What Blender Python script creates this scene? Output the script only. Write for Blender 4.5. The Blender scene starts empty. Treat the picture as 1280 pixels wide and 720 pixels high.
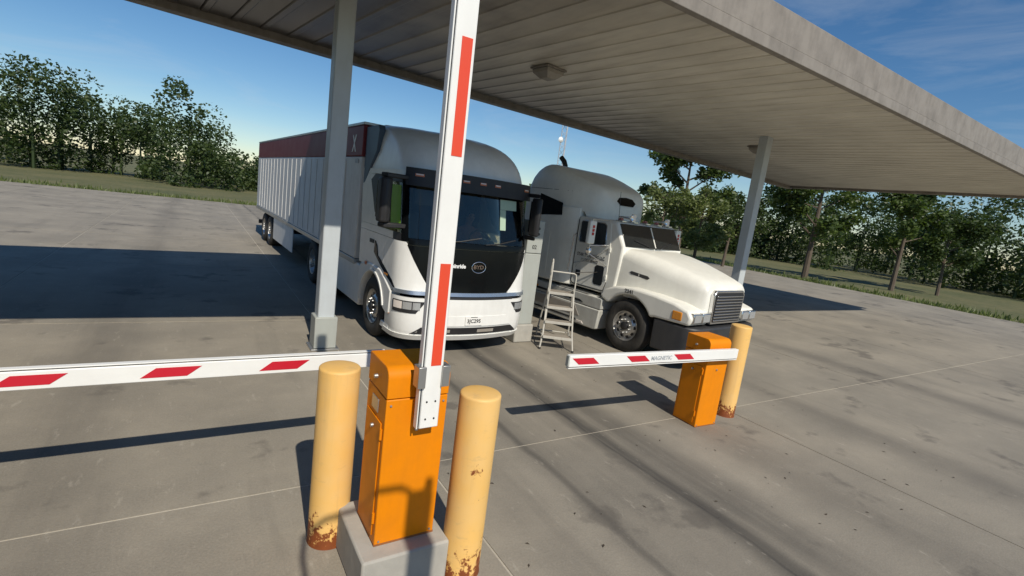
import bpy, bmesh, math, random
from math import sin, cos, pi, radians, tan, atan2, sqrt
from mathutils import Vector, Matrix
random.seed(11)
sc = bpy.context.scene
col = sc.collection

# ------------------------------------------------------------------ camera
YAW, PITCH, ROLL, CAM_H, FPX = radians(33.3), radians(9.5), radians(7.5), 2.5, 625.0
fw = Vector((sin(YAW)*cos(PITCH), cos(YAW)*cos(PITCH), -sin(PITCH)))
rt0 = Vector((cos(YAW), -sin(YAW), 0)); up0 = rt0.cross(fw)
cr = cos(ROLL)*rt0 + sin(ROLL)*up0; cu = -sin(ROLL)*rt0 + cos(ROLL)*up0
cam = bpy.data.objects.new('camera', bpy.data.cameras.new('camera')); col.objects.link(cam)
cam.matrix_world = Matrix(((cr.x, cu.x, -fw.x, 0), (cr.y, cu.y, -fw.y, 0), (cr.z, cu.z, -fw.z, CAM_H), (0, 0, 0, 1)))
cam.data.sensor_width = 36; cam.data.lens = FPX/1280*36
cam.data.clip_start = 0.05; cam.data.clip_end = 3000
sc.camera = cam

# ------------------------------------------------------------------ world, sun, exposure
SUN_TRAVEL = Vector((0.10, 1.0, -0.95)).normalized()
to_sun = -SUN_TRAVEL
SUN_EL = math.asin(to_sun.z); SUN_AZ = atan2(to_sun.x, to_sun.y)
w = bpy.data.worlds.new('World'); sc.world = w; w.use_nodes = True
nt = w.node_tree; nt.nodes.clear()
out = nt.nodes.new('ShaderNodeOutputWorld'); bg = nt.nodes.new('ShaderNodeBackground')
sky = nt.nodes.new('ShaderNodeTexSky'); sky.sky_type = 'NISHITA'; sky.sun_disc = False
sky.sun_elevation = SUN_EL; sky.sun_rotation = SUN_AZ
sky.air_density = 1.0; sky.dust_density = 0.05; sky.ozone_density = 3.5; sky.altitude = 100
bg.inputs['Strength'].default_value = 0.094
tc = nt.nodes.new('ShaderNodeTexCoord'); mp = nt.nodes.new('ShaderNodeMapping'); mp.inputs['Scale'].default_value = (2.0, 2.0, 9.0); mp.inputs['Rotation'].default_value = (0.25, 0.1, 0.4)
nz = nt.nodes.new('ShaderNodeTexNoise'); nz.inputs['Scale'].default_value = 1.6; nz.inputs['Detail'].default_value = 7; nz.inputs['Roughness'].default_value = 0.62; nz.inputs['Distortion'].default_value = 0.6
cr2 = nt.nodes.new('ShaderNodeValToRGB'); cr2.color_ramp.elements[0].position = 0.50; cr2.color_ramp.elements[1].position = 0.85
cr2.color_ramp.elements[1].color = (0.28, 0.28, 0.28, 1); cr2.color_ramp.elements[0].color = (0.0, 0.0, 0.0, 1)
mxs = nt.nodes.new('ShaderNodeMix'); mxs.data_type = 'RGBA'; mxs.inputs[7].default_value = (7.0, 7.3, 7.6, 1)
hsv = nt.nodes.new('ShaderNodeHueSaturation'); hsv.inputs['Saturation'].default_value = 1.22
nt.links.new(tc.outputs['Generated'], mp.inputs[0]); nt.links.new(mp.outputs[0], nz.inputs['Vector']); nt.links.new(nz.outputs[0], cr2.inputs[0])
nt.links.new(cr2.outputs[0], mxs.inputs[0]); nt.links.new(sky.outputs[0], hsv.inputs['Color']); nt.links.new(hsv.outputs[0], mxs.inputs[6])
nt.links.new(mxs.outputs[2], bg.inputs[0]); nt.links.new(bg.outputs[0], out.inputs[0])
sd = bpy.data.lights.new('sun', 'SUN'); sd.energy = 4.5; sd.angle = radians(0.5); sd.color = (1.0, 0.925, 0.80)
sun = bpy.data.objects.new('sun', sd); col.objects.link(sun)
sun.rotation_euler = SUN_TRAVEL.to_track_quat('-Z', 'Y').to_euler(); sun.location = (0, 0, 30)
sc.view_settings.view_transform = 'Standard'; sc.view_settings.look = 'None'
sc.view_settings.exposure = -0.05; sc.view_settings.gamma = 1; sc.view_settings.use_curve_mapping = False

# ------------------------------------------------------------------ materials
def newmat(name):
    m = bpy.data.materials.new(name); m.use_nodes = True
    t = m.node_tree; b = t.nodes['Principled BSDF']
    return m, t, b
def node(t, typ, **kw):
    n = t.nodes.new(typ)
    for k, v in kw.items():
        if k in n.inputs: n.inputs[k].default_value = v
        else: setattr(n, k, v)
    return n
def ramp(t, fac, stops):
    r = t.nodes.new('ShaderNodeValToRGB'); el = r.color_ramp.elements
    while len(el) < len(stops): el.new(0.5)
    for e, (p, c) in zip(el, stops):
        e.position = p; e.color = (c, c, c, 1) if not hasattr(c, '__len__') else (*c, 1)
    t.links.new(fac, r.inputs[0]); return r
def mixc(t, fac, a, b, mode='MIX'):
    m = t.nodes.new('ShaderNodeMix'); m.data_type = 'RGBA'; m.blend_type = mode
    for sck, v in ((m.inputs[0], fac), (m.inputs[6], a), (m.inputs[7], b)):
        if hasattr(v, 'links') or hasattr(v, 'is_output'): t.links.new(v, sck)
        elif hasattr(v, '__len__'): sck.default_value = (*v, 1) if len(v) == 3 else v
        else: sck.default_value = v
    return m.outputs[2]
def mth(t, op, a, b=0.0, c=None):
    n = t.nodes.new('ShaderNodeMath'); n.operation = op
    for i, v in enumerate((a, b) if c is None else (a, b, c)):
        if hasattr(v, 'links'): t.links.new(v, n.inputs[i])
        else: n.inputs[i].default_value = v
    return n.outputs[0]
def noise(t, vec, scale, detail=4, rough=0.55, scl=None):
    if scl:
        mp = t.nodes.new('ShaderNodeMapping'); mp.inputs['Scale'].default_value = scl
        t.links.new(vec, mp.inputs[0]); vec = mp.outputs[0]
    n = node(t, 'ShaderNodeTexNoise', Scale=scale, Detail=detail, Roughness=rough)
    t.links.new(vec, n.inputs['Vector']); return n.outputs[0]
def bump(t, b, h, s=0.3, d=0.01):
    n = node(t, 'ShaderNodeBump', Strength=s, Distance=d)
    t.links.new(h, n.inputs['Height']); t.links.new(n.outputs[0], b.inputs['Normal'])
def wcoord(t):
    return t.nodes.new('ShaderNodeNewGeometry').outputs['Position']
def ocoord(t):
    return t.nodes.new('ShaderNodeTexCoord').outputs['Object']

def paint(name, c, rough=0.4, dirt=0.25, dirtcol=(0.20, 0.17, 0.13), metal=0.0, coat=0.0, scale=3.0, bmp=0.03):
    m, t, b = newmat(name)
    v = ocoord(t)
    n1 = noise(t, v, scale, 6, 0.65); n2 = noise(t, v, scale*3, 5, 0.6, (1, 1, 0.18))
    f = mth(t, 'MULTIPLY', ramp(t, mth(t, 'ADD', mth(t, 'MULTIPLY', n1, 0.6), mth(t, 'MULTIPLY', n2, 0.4)), [(0.42, 0.0), (0.72, 1.0)]).outputs[0], dirt)
    cc = mixc(t, f, c, dirtcol)
    t.links.new(cc, b.inputs['Base Color'])
    r = mth(t, 'ADD', mth(t, 'MULTIPLY', n1, 0.25), rough-0.10)
    t.links.new(r, b.inputs['Roughness'])
    b.inputs['Metallic'].default_value = metal
    b.inputs['Coat Weight'].default_value = coat; b.inputs['Coat Roughness'].default_value = 0.08
    if bmp: bump(t, b, n1, bmp, 0.01)
    return m
def plain(name, c, rough=0.5, metal=0.0):
    m, t, b = newmat(name)
    n1 = noise(t, ocoord(t), 14, 4, 0.6)
    t.links.new(mixc(t, mth(t, 'MULTIPLY', n1, 0.35), c, tuple(x*0.6 for x in c)), b.inputs['Base Color'])
    t.links.new(mth(t, 'ADD', mth(t, 'MULTIPLY', n1, 0.2), rough-0.1), b.inputs['Roughness'])
    b.inputs['Metallic'].default_value = metal
    return m
def glassmat(name, tint, refl=1.0):
    m, t, b = newmat(name); t.nodes.remove(b)
    o = t.nodes['Material Output']
    tr = node(t, 'ShaderNodeBsdfTransparent', Color=(*tint, 1)); gl = node(t, 'ShaderNodeBsdfGlossy', Roughness=0.02)
    gl.inputs['Color'].default_value = (refl, refl, refl, 1)
    fr = node(t, 'ShaderNodeFresnel', IOR=1.52); mx = t.nodes.new('ShaderNodeMixShader')
    t.links.new(fr.outputs[0], mx.inputs[0]); t.links.new(tr.outputs[0], mx.inputs[1]); t.links.new(gl.outputs[0], mx.inputs[2])
    t.links.new(mx.outputs[0], o.inputs[0]); return m

M = {}
M['white'] = paint('white_truck_paint', (0.80, 0.80, 0.77), 0.35, 0.16, coat=0.3, bmp=0)
M['cream'] = paint('cream_truck_paint', (0.80, 0.79, 0.72), 0.40, 0.15, coat=0.15, bmp=0)
M['fairing_grey'] = paint('grey_step_fairing', (0.52, 0.52, 0.48), 0.5, 0.45)
M['extender'] = paint('blue_grey_extender', (0.045, 0.085, 0.135), 0.45, 0.2)
M['gloss_black'] = paint('gloss_black_panel', (0.004, 0.005, 0.006), 0.12, 0.0, bmp=0); M['gloss_black'].node_tree.nodes['Principled BSDF'].inputs['Specular IOR Level'].default_value = 0.16
M['matt_black'] = paint('matt_black_plastic', (0.016, 0.016, 0.018), 0.5, 0.25, (0.06, 0.055, 0.05))
M['bumper_dark'] = paint('dark_bumper_plastic', (0.028, 0.030, 0.034), 0.45, 0.35, (0.09, 0.08, 0.07))
M['rubber'] = paint('tyre_rubber', (0.022, 0.021, 0.020), 0.75, 0.55, (0.09, 0.08, 0.065), scale=6)
M['alu'] = paint('wheel_aluminium', (0.62, 0.61, 0.59), 0.35, 0.4, (0.12, 0.10, 0.08), metal=0.85, scale=8)
M['chrome'] = paint('chrome', (0.75, 0.75, 0.75), 0.18, 0.2, metal=1.0, bmp=0)
M['bar'] = paint('blue_silver_trim', (0.36, 0.41, 0.47), 0.25, 0.1, metal=0.7, bmp=0)
M['chassis'] = paint('chassis_black', (0.020, 0.020, 0.021), 0.65, 0.5, (0.07, 0.06, 0.05))
M['glass'] = glassmat('windscreen_glass', (0.74, 0.74, 0.66), 0.9)
M['dark_glass'] = glassmat('dark_side_glass', (0.45, 0.50, 0.50))
M['lamp_glass'] = plain('headlamp_reflector', (0.62, 0.64, 0.65), 0.22, 0.6)
M['amber'] = plain('amber_lens', (0.75, 0.28, 0.02), 0.25)
M['orange_marker'] = plain('orange_marker', (0.55, 0.16, 0.05), 0.3)
M['red_lens'] = plain('red_reflector', (0.55, 0.03, 0.03), 0.25); M['rose_lens'] = plain('rose_marker_lens', (0.42, 0.16, 0.15), 0.25)
M['pale_lens'] = plain('pale_lens', (0.75, 0.68, 0.62), 0.25)
M['interior'] = plain('cab_interior', (0.07, 0.078, 0.08), 0.7)
M['seat'] = plain('seat_cloth', (0.11, 0.11, 0.115), 0.85)
M['green'] = plain('green_window_patch', (0.20, 0.42, 0.02), 0.6)
M['paper'] = plain('white_paper', (0.85, 0.84, 0.80), 0.7)
M['sticker'] = plain('pale_green_sticker', (0.42, 0.55, 0.42), 0.6)
M['text_white'] = plain('white_lettering', (0.85, 0.85, 0.84), 0.5)
M['text_black'] = plain('black_lettering', (0.03, 0.03, 0.03), 0.5)
M['text_grey'] = plain('grey_lettering', (0.42, 0.45, 0.48), 0.5)
M['red_trailer'] = paint('dark_red_trailer', (0.15, 0.010, 0.016), 0.5, 0.1, (0.08, 0.02, 0.02))
M['trailer_white'] = paint('trailer_white', (0.66, 0.66, 0.65), 0.45, 0.25)
M['arm_white'] = paint('barrier_white', (0.82, 0.82, 0.79), 0.4, 0.12, bmp=0)
M['stripe_orange'] = paint('red_orange_reflective', (0.74, 0.070, 0.028), 0.35, 0.06, bmp=0)
M['stripe_red'] = paint('red_reflective', (0.55, 0.012, 0.030), 0.35, 0.06, bmp=0)
M['orange'] = paint('orange_cabinet', (0.76, 0.235, 0.0015), 0.45, 0.38, (0.46, 0.15, 0.012), bmp=0.03, scale=5); M['orange'].node_tree.nodes['Principled BSDF'].inputs['Specular IOR Level'].default_value = 0.22
M['steel'] = paint('bare_steel', (0.45, 0.45, 0.44), 0.4, 0.2, metal=0.8)
M['grey_steel'] = paint('grey_painted_steel', (0.38, 0.40, 0.37), 0.5, 0.25)
M['column'] = paint('pale_grey_column', (0.50, 0.54, 0.56), 0.45, 0.2)
M['ladder'] = paint('cream_ladder_enamel', (0.50, 0.48, 0.425), 0.45, 0.3, scale=9)
M['ladder_tread'] = paint('worn_ladder_tread', (0.30, 0.265, 0.22), 0.7, 0.5, scale=9)
M['lamp_box'] = paint('canopy_lamp_housing', (0.34, 0.31, 0.27), 0.5, 0.4)
M['bark'] = paint('bark', (0.10, 0.075, 0.055), 0.9, 0.5)
M['mast'] = paint('mast_steel', (0.45, 0.47, 0.50), 0.5, 0.1)
M['trim'] = paint('canopy_trim', (0.27, 0.24, 0.205), 0.5, 0.6, (0.08, 0.07, 0.06))
M['litter'] = plain('dry_leaf_litter', (0.06, 0.045, 0.03), 0.9)

def concrete_mat():
    m, t, b = newmat('worn_concrete')
    p = wcoord(t); sx = t.nodes.new('ShaderNodeSeparateXYZ'); t.links.new(p, sx.inputs[0])
    X, Y = sx.outputs[0], sx.outputs[1]
    big = noise(t, p, 0.55, 5, 0.6); mid = noise(t, p, 3.2, 6, 0.65); fine = noise(t, p, 60, 5, 0.7)
    strk = noise(t, p, 2.2, 6, 0.62, (1.0, 0.10, 1))
    c = mixc(t, ramp(t, big, [(0.35, 0), (0.68, 1)]).outputs[0], (0.300, 0.267, 0.212), (0.180, 0.164, 0.134))
    c = mixc(t, mth(t, 'MULTIPLY', ramp(t, mid, [(0.4, 0), (0.75, 1)]).outputs[0], 0.4), c, (0.19, 0.17, 0.14))
    c = mixc(t, mth(t, 'MULTIPLY', ramp(t, fine, [(0.3, 0), (0.8, 1)]).outputs[0], 0.45), c, (0.42, 0.38, 0.31))
    # long soot and rubber tracks along the lanes
    wob = mth(t, 'MULTIPLY', mth(t, 'SUBTRACT', noise(t, p, 0.7, 3), 0.5), 0.22)
    Xw = mth(t, 'ADD', X, wob)
    tot = None
    for x0, wd, s in ((3.94, 0.055, 0.98), (3.98, 0.20, 0.85), (4.36, 0.32, 0.62), (3.00, 0.07, 0.75), (3.05, 0.22, 0.35), (3.5, 0.5, 0.25), (5.55, 0.4, 0.3), (2.35, 0.3, 0.25), (8.0, 0.4, 0.35), (-0.9, 0.4, 0.3), (11.8, 0.4, 0.35)):
        d = mth(t, 'DIVIDE', mth(t, 'SUBTRACT', Xw, x0), wd)
        g = mth(t, 'MULTIPLY', mth(t, 'EXPONENT', mth(t, 'MULTIPLY', mth(t, 'MULTIPLY', d, d), -1.0), 0), s) if False else None
        g = t.nodes.new('ShaderNodeMath'); g.operation = 'POWER'; g.inputs[0].default_value = 2.718
        t.links.new(mth(t, 'MULTIPLY', mth(t, 'MULTIPLY', d, d), -1.0), g.inputs[1])
        g = mth(t, 'MULTIPLY', g.outputs[0], s)
        tot = g if tot is None else mth(t, 'MAXIMUM', tot, g)
    tot = mth(t, 'MULTIPLY', tot, ramp(t, strk, [(0.28, 0.35), (0.50, 1.0)]).outputs[0])
    tot = mth(t, 'MULTIPLY', tot, ramp(t, noise(t, p, 0.45, 2), [(0.3, 0.65), (0.50, 1.0)]).outputs[0])
    c = mixc(t, tot, c, (0.045, 0.042, 0.039))
    # smears drawn out along the lanes, irregular oil marks, pale scuffs
    sm = noise(t, p, 1.3, 7, 0.7, (1.6, 0.16, 1))
    c = mixc(t, mth(t, 'MULTIPLY', ramp(t, sm, [(0.54, 0), (0.74, 1)]).outputs[0], 0.36), c, (0.12, 0.108, 0.09))
    oil = mth(t, 'MULTIPLY', noise(t, p, 1.9, 5, 0.6), noise(t, p, 0.6, 3, 0.5))
    c = mixc(t, mth(t, 'MULTIPLY', ramp(t, oil, [(0.32, 0), (0.39, 1)]).outputs[0], 0.6), c, (0.095, 0.085, 0.073))
    spk = noise(t, p, 26, 3, 0.6)
    c = mixc(t, mth(t, 'MULTIPLY', ramp(t, spk, [(0.68, 0), (0.76, 1)]).outputs[0], 0.35), c, (0.12, 0.105, 0.09))
    c = mixc(t, mth(t, 'MULTIPLY', ramp(t, noise(t, p, 9, 6, 0.7, (1, 0.35, 1)), [(0.60, 0), (0.70, 1)]).outputs[0], 0.35), c, (0.47, 0.43, 0.36))
    t.links.new(c, b.inputs['Base Color'])
    b.inputs['Roughness'].default_value = 0.85
    bump(t, b, mth(t, 'ADD', fine, mth(t, 'MULTIPLY', mid, 2.0)), 0.6, 0.006)
    return m
M['concrete'] = concrete_mat()
def simple_ground(name, c1, c2, sc_=2.0, b_=0.5):
    m, t, b = newmat(name); p = wcoord(t)
    n1 = noise(t, p, sc_, 6, 0.65); n2 = noise(t, p, sc_*0.06, 4, 0.6)
    f = mth(t, 'ADD', mth(t, 'MULTIPLY', n1, 0.6), mth(t, 'MULTIPLY', n2, 0.5))
    t.links.new(mixc(t, ramp(t, f, [(0.38, 0), (0.68, 1)]).outputs[0], c1, c2), b.inputs['Base Color'])
    b.inputs['Roughness'].default_value = 0.95; bump(t, b, n1, b_, 0.03); return m
M['grass'] = simple_ground('dry_grass', (0.060, 0.080, 0.026), (0.16, 0.145, 0.065), 3)
M['joint'] = simple_ground('joint_filler', (0.40, 0.36, 0.29), (0.52, 0.48, 0.40), 20, 0.2)
M['plinth'] = simple_ground('plinth_concrete', (0.44, 0.42, 0.37), (0.34, 0.325, 0.29), 6, 0.15)

def bollard_mat():
    m, t, b = newmat('faded_yellow_bollard')
    v = ocoord(t); sx = t.nodes.new('ShaderNodeSeparateXYZ'); t.links.new(v, sx.inputs[0])
    n1 = noise(t, v, 4, 5, 0.6); n2 = noise(t, v, 22, 6, 0.7); n3 = noise(t, v, 9, 5, 0.65, (1, 1, 0.35))
    c = mixc(t, ramp(t, n1, [(0.35, 0), (0.7, 1)]).outputs[0], (0.80, 0.48, 0.14), (0.78, 0.50, 0.19))
    c = mixc(t, mth(t, 'MULTIPLY', ramp(t, n2, [(0.62, 0), (0.75, 1)]).outputs[0], 0.3), c, (0.62, 0.38, 0.14))
    c = mixc(t, mth(t, 'MULTIPLY', ramp(t, noise(t, v, 6, 6, 0.7, (1, 1, 3.0)), [(0.58, 0), (0.72, 1)]).outputs[0], 0.40), c, (0.46, 0.32, 0.15))
    c = mixc(t, mth(t, 'MULTIPLY', ramp(t, noise(t, v, 5, 5, 0.65, (2.5, 2.5, 0.2)), [(0.55, 0), (0.75, 1)]).outputs[0], 0.35), c, (0.50, 0.33, 0.14))
    h = ramp(t, sx.outputs[2], [(0.0, 1.0), (0.36, 0.0)]).outputs[0]
    dist = node(t, 'ShaderNodeVectorMath', operation='DISTANCE'); dist.inputs[1].default_value = (-0.09, -0.10, 0.80); t.links.new(v, dist.inputs[0])
    h = mth(t, 'MAXIMUM', h, ramp(t, dist.outputs['Value'], [(0.01, 0.72), (0.08, 0.0)]).outputs[0])
    rust = ramp(t, mth(t, 'ADD', mth(t, 'MULTIPLY', h, 0.30), mth(t, 'ADD', mth(t, 'MULTIPLY', n2, 0.75), mth(t, 'MULTIPLY', n3, 0.45))), [(0.77, 0), (0.83, 1)]).outputs[0]
    c = mixc(t, rust, c, mixc(t, n2, (0.30, 0.075, 0.012), (0.13, 0.035, 0.012)))
    t.links.new(c, b.inputs['Base Color']); b.inputs['Roughness'].default_value = 0.55
    bump(t, b, mth(t, 'ADD', n1, rust), 0.15, 0.004)
    return m
M['bollard'] = bollard_mat()
def ceiling_mat():
    m, t, b = newmat('dirty_shaded_canopy_panel')
    p = wcoord(t); sx = t.nodes.new('ShaderNodeSeparateXYZ'); t.links.new(p, sx.inputs[0])
    n1 = noise(t, p, 0.8, 5, 0.6); n2 = noise(t, p, 6, 5, 0.6, (1, 0.12, 1))
    edge = mth(t, 'SUBTRACT', sx.outputs[1], mth(t, 'ADD', mth(t, 'MULTIPLY', sx.outputs[0], 0.121), 10.99))  # metres from far edge
    soot = ramp(t, mth(t, 'ADD', edge, mth(t, 'MULTIPLY', mth(t, 'SUBTRACT', n1, 0.5), 2.5)), [(0.0, 0.0), (1.0, 1.0)])
    mr = node(t, 'ShaderNodeMapRange'); t.links.new(mth(t, 'ADD', edge, mth(t, 'MULTIPLY', mth(t, 'SUBTRACT', n1, 0.5), 3.0)), mr.inputs[0])
    mr.inputs[1].default_value = -3.2; mr.inputs[2].default_value = -0.3; mr.inputs[3].default_value = 0.0; mr.inputs[4].default_value = 0.62
    c = mixc(t, ramp(t, n1, [(0.35, 0), (0.7, 1)]).outputs[0], (0.74, 0.69, 0.58), (0.60, 0.555, 0.46))
    c = mixc(t, mth(t, 'MULTIPLY', ramp(t, n2, [(0.45, 0), (0.75, 1)]).outputs[0], 0.5), c, (0.36, 0.31, 0.25))
    c = mixc(t, mr.outputs[0], c, (0.13, 0.105, 0.085))
    left_shade = node(t, 'ShaderNodeMapRange'); t.links.new(mth(t, 'ADD', sx.outputs[0], mth(t, 'MULTIPLY', mth(t, 'SUBTRACT', n1, 0.5), 5.0)), left_shade.inputs[0])  # panels darken towards the left, shade painted in where little bounce light lands
    left_shade.inputs[1].default_value = 5.6; left_shade.inputs[2].default_value = 2.2; left_shade.inputs[3].default_value = 0.0; left_shade.inputs[4].default_value = 0.82
    c = mixc(t, left_shade.outputs[0], c, (0.075, 0.062, 0.055))
    t.links.new(c, b.inputs['Base Color']); b.inputs['Roughness'].default_value = 0.34
    bump(t, b, noise(t, p, 2.5, 3, 0.5, (1, 0.25, 1)), 0.25, 0.02)
    return m
M['ceiling'] = ceiling_mat()
def leaf_mat(name, c1, c2):
    m, t, b = newmat(name)
    oi = t.nodes.new('ShaderNodeNewGeometry')
    t.links.new(mixc(t, oi.outputs['Random Per Island'], c1, c2), b.inputs['Base Color'])
    b.inputs['Roughness'].default_value = 0.5
    tr = node(t, 'ShaderNodeBsdfTranslucent', Color=(c2[0]*1.3, c2[1]*1.5, c2[2], 1)); mx = node(t, 'ShaderNodeMixShader', Fac=0.3)
    o = t.nodes['Material Output']
    t.links.new(b.outputs[0], mx.inputs[1]); t.links.new(tr.outputs[0], mx.inputs[2]); t.links.new(mx.outputs[0], o.inputs[0])
    return m
M['leaf'] = leaf_mat('leaves', (0.035, 0.065, 0.016), (0.10, 0.14, 0.032))
M['leaf_light'] = leaf_mat('leaves_sunlit', (0.075, 0.10, 0.030), (0.17, 0.20, 0.06))
M['leaf2'] = leaf_mat('leaves_dark', (0.025, 0.05, 0.014), (0.07, 0.10, 0.026))

# ------------------------------------------------------------------ mesh helpers
class MB:
    def __init__(s): s.v = []; s.f = []
    def add(s, vs, fs):
        o = len(s.v); s.v += [tuple(p) for p in vs]; s.f += [tuple(i+o for i in f) for f in fs]; return s
    def box(s, x0, x1, y0, y1, z0, z1):
        return s.add([(x0,y0,z0),(x1,y0,z0),(x1,y1,z0),(x0,y1,z0),(x0,y0,z1),(x1,y0,z1),(x1,y1,z1),(x0,y1,z1)],
                     [(0,3,2,1),(4,5,6,7),(0,1,5,4),(1,2,6,5),(2,3,7,6),(3,0,4,7)])
    def prism(s, pts, a, b, axis='x'):
        # pts in the other two axes; extruded along axis from a to b
        f = {'x': lambda q, c: (c, q[0], q[1]), 'y': lambda q, c: (q[0], c, q[1]), 'z': lambda q, c: (q[0], q[1], c)}[axis]
        n = len(pts); vs = [f(q, a) for q in pts] + [f(q, b) for q in pts]
        fs = [tuple(range(n)), tuple(range(2*n-1, n-1, -1))] + [(i, i+n, (i+1) % n+n, (i+1) % n) for i in range(n)]
        return s.add(vs, fs)
    def tube(s, path, r, n=8, caps=True):
        path = [Vector(p) for p in path]; rings = []; prev = None
        for i, p in enumerate(path):
            d = (path[min(i+1, len(path)-1)]-path[max(i-1, 0)]).normalized()
            if prev is None:
                a = d.cross(Vector((0, 0, 1)) if abs(d.z) < 0.9 else Vector((1, 0, 0))).normalized()
            else:
                a = (prev-d*prev.dot(d)).normalized()
            prev = a; b_ = d.cross(a); rr = r[i] if hasattr(r, '__len__') else r
            rings.append([p+a*cos(2*pi*k/n)*rr+b_*sin(2*pi*k/n)*rr for k in range(n)])
        vs = [q for R_ in rings for q in R_]; fs = []
        for i in range(len(rings)-1):
            for k in range(n): fs.append((i*n+k, i*n+(k+1) % n, (i+1)*n+(k+1) % n, (i+1)*n+k))
        if caps: fs += [tuple(range(n-1, -1, -1)), tuple((len(rings)-1)*n+k for k in range(n))]
        return s.add(vs, fs)
    def lathe(s, prof, n=32, axis='z', c=(0, 0, 0), caps=True):
        # prof: (radius, along)
        vs = []
        for r, h in prof:
            for k in range(n):
                a = 2*pi*k/n; u, v_ = r*cos(a), r*sin(a)
                p = {'z': (u, v_, h), 'x': (h, u, v_), 'y': (u, h, v_)}[axis]
                vs.append((p[0]+c[0], p[1]+c[1], p[2]+c[2]))
        fs = []
        for i in range(len(prof)-1):
            for k in range(n): fs.append((i*n+k, i*n+(k+1) % n, (i+1)*n+(k+1) % n, (i+1)*n+k))
        if caps and prof[0][0] > 1e-4: fs.append(tuple(range(n-1, -1, -1)))
        if caps and prof[-1][0] > 1e-4: fs.append(tuple((len(prof)-1)*n+k for k in range(n)))
        return s.add(vs, fs)
    def loft(s, rows, caps=True, closed=True):
        n = len(rows[0]); vs = [q for r in rows for q in r]; fs = []
        for i in range(len(rows)-1):
            for k in range(n if closed else n-1):
                fs.append((i*n+k, i*n+(k+1) % n, (i+1)*n+(k+1) % n, (i+1)*n+k))
        if caps: fs += [tuple(range(n-1, -1, -1)), tuple((len(rows)-1)*n+k for k in range(n))]
        return s.add(vs, fs)
    def slab(s, outer, inner):
        """two equal grids (rows of points) joined by a rim: a curved panel with thickness"""
        nr, nc = len(outer), len(outer[0]); o = nr*nc
        vs = [q for r in outer for q in r] + [q for r in inner for q in r]; fs = []
        for i in range(nr-1):
            for k in range(nc-1):
                a = i*nc+k; fs.append((a, a+1, a+nc+1, a+nc)); fs.append((o+a, o+a+nc, o+a+nc+1, o+a+1))
        for k in range(nc-1):
            fs.append((k, o+k, o+k+1, k+1)); a = (nr-1)*nc+k; fs.append((a, a+1, o+a+1, o+a))
        for i in range(nr-1):
            a = i*nc; fs.append((a, a+nc, o+a+nc, o+a)); a = i*nc+nc-1; fs.append((a, o+a, o+a+nc, a+nc))
        return s.add(vs, fs)
    def mesh(s, name, mat, smooth=35):
        me = bpy.data.meshes.new(name); me.from_pydata(s.v, [], s.f)
        bm = bmesh.new(); bm.from_mesh(me); bmesh.ops.recalc_face_normals(bm, faces=bm.faces); bm.to_mesh(me); bm.free()
        if smooth:
            for p in me.polygons: p.use_smooth = True
            me.set_sharp_from_angle(angle=radians(smooth))
        if mat: me.materials.append(M[mat] if isinstance(mat, str) else mat)
        return me
    def build(s, name, mat, parent=None, bev=0, seg=2, smooth=35, loc=None):
        o = bpy.data.objects.new(name, s.mesh(name, mat, smooth)); col.objects.link(o)
        if parent: o.parent = parent
        if loc: o.location = loc
        if bev:
            b = o.modifiers.new('bevel', 'BEVEL'); b.width = bev; b.segments = seg; b.limit_method = 'ANGLE'; b.angle_limit = radians(40)
            b.harden_normals = False
        return o
def tag(o, label=None, cat=None, group=None, kind=None):
    for k, v in (('label', label), ('category', cat), ('group', group), ('kind', kind)):
        if v: o[k] = v
    return o
def empty(name, loc=(0, 0, 0), rz=0.0):
    o = bpy.data.objects.new(name, None); col.objects.link(o); o.location = loc; o.rotation_euler.z = rz
    o.empty_display_size = 0.2; return o
KIDS = {}
def copy_tree(o, parent=None):
    c = o.copy(); col.objects.link(c); c.parent = parent
    for ch in [k for k in bpy.data.objects if k.parent == o]: copy_tree(ch, c)
    return c
def text(name, body, size, mat, loc, rot, parent, bold=0.0, sx=1.0, align='CENTER', depth=0.002):
    cu_ = bpy.data.curves.new(name, 'FONT'); cu_.body = body; cu_.size = size; cu_.align_x = align; cu_.align_y = 'CENTER'
    cu_.offset = bold; cu_.extrude = depth; cu_.resolution_u = 3
    tmp = bpy.data.objects.new('tmp', cu_); col.objects.link(tmp)
    dg = bpy.context.evaluated_depsgraph_get(); me = bpy.data.meshes.new_from_object(tmp.evaluated_get(dg))
    bpy.data.objects.remove(tmp); bpy.data.curves.remove(cu_)
    me.name = name; me.materials.clear(); me.materials.append(M[mat])
    o = bpy.data.objects.new(name, me); col.objects.link(o); o.parent = parent
    o.location = loc; o.rotation_euler = rot; o.scale = (sx, 1, 1); return o
FRONT = (pi/2, 0, 0); SIDE = (pi/2, 0, -pi/2)
def ip(tab, z):
    if z <= tab[0][0]: return tab[0][1]
    for (a, va), (b, vb) in zip(tab, tab[1:]):
        if z <= b: return va+(vb-va)*(z-a)/(b-a)
    return tab[-1][1]
def lin(a, b, n): return [a+(b-a)*i/(n-1) for i in range(n)]
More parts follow.
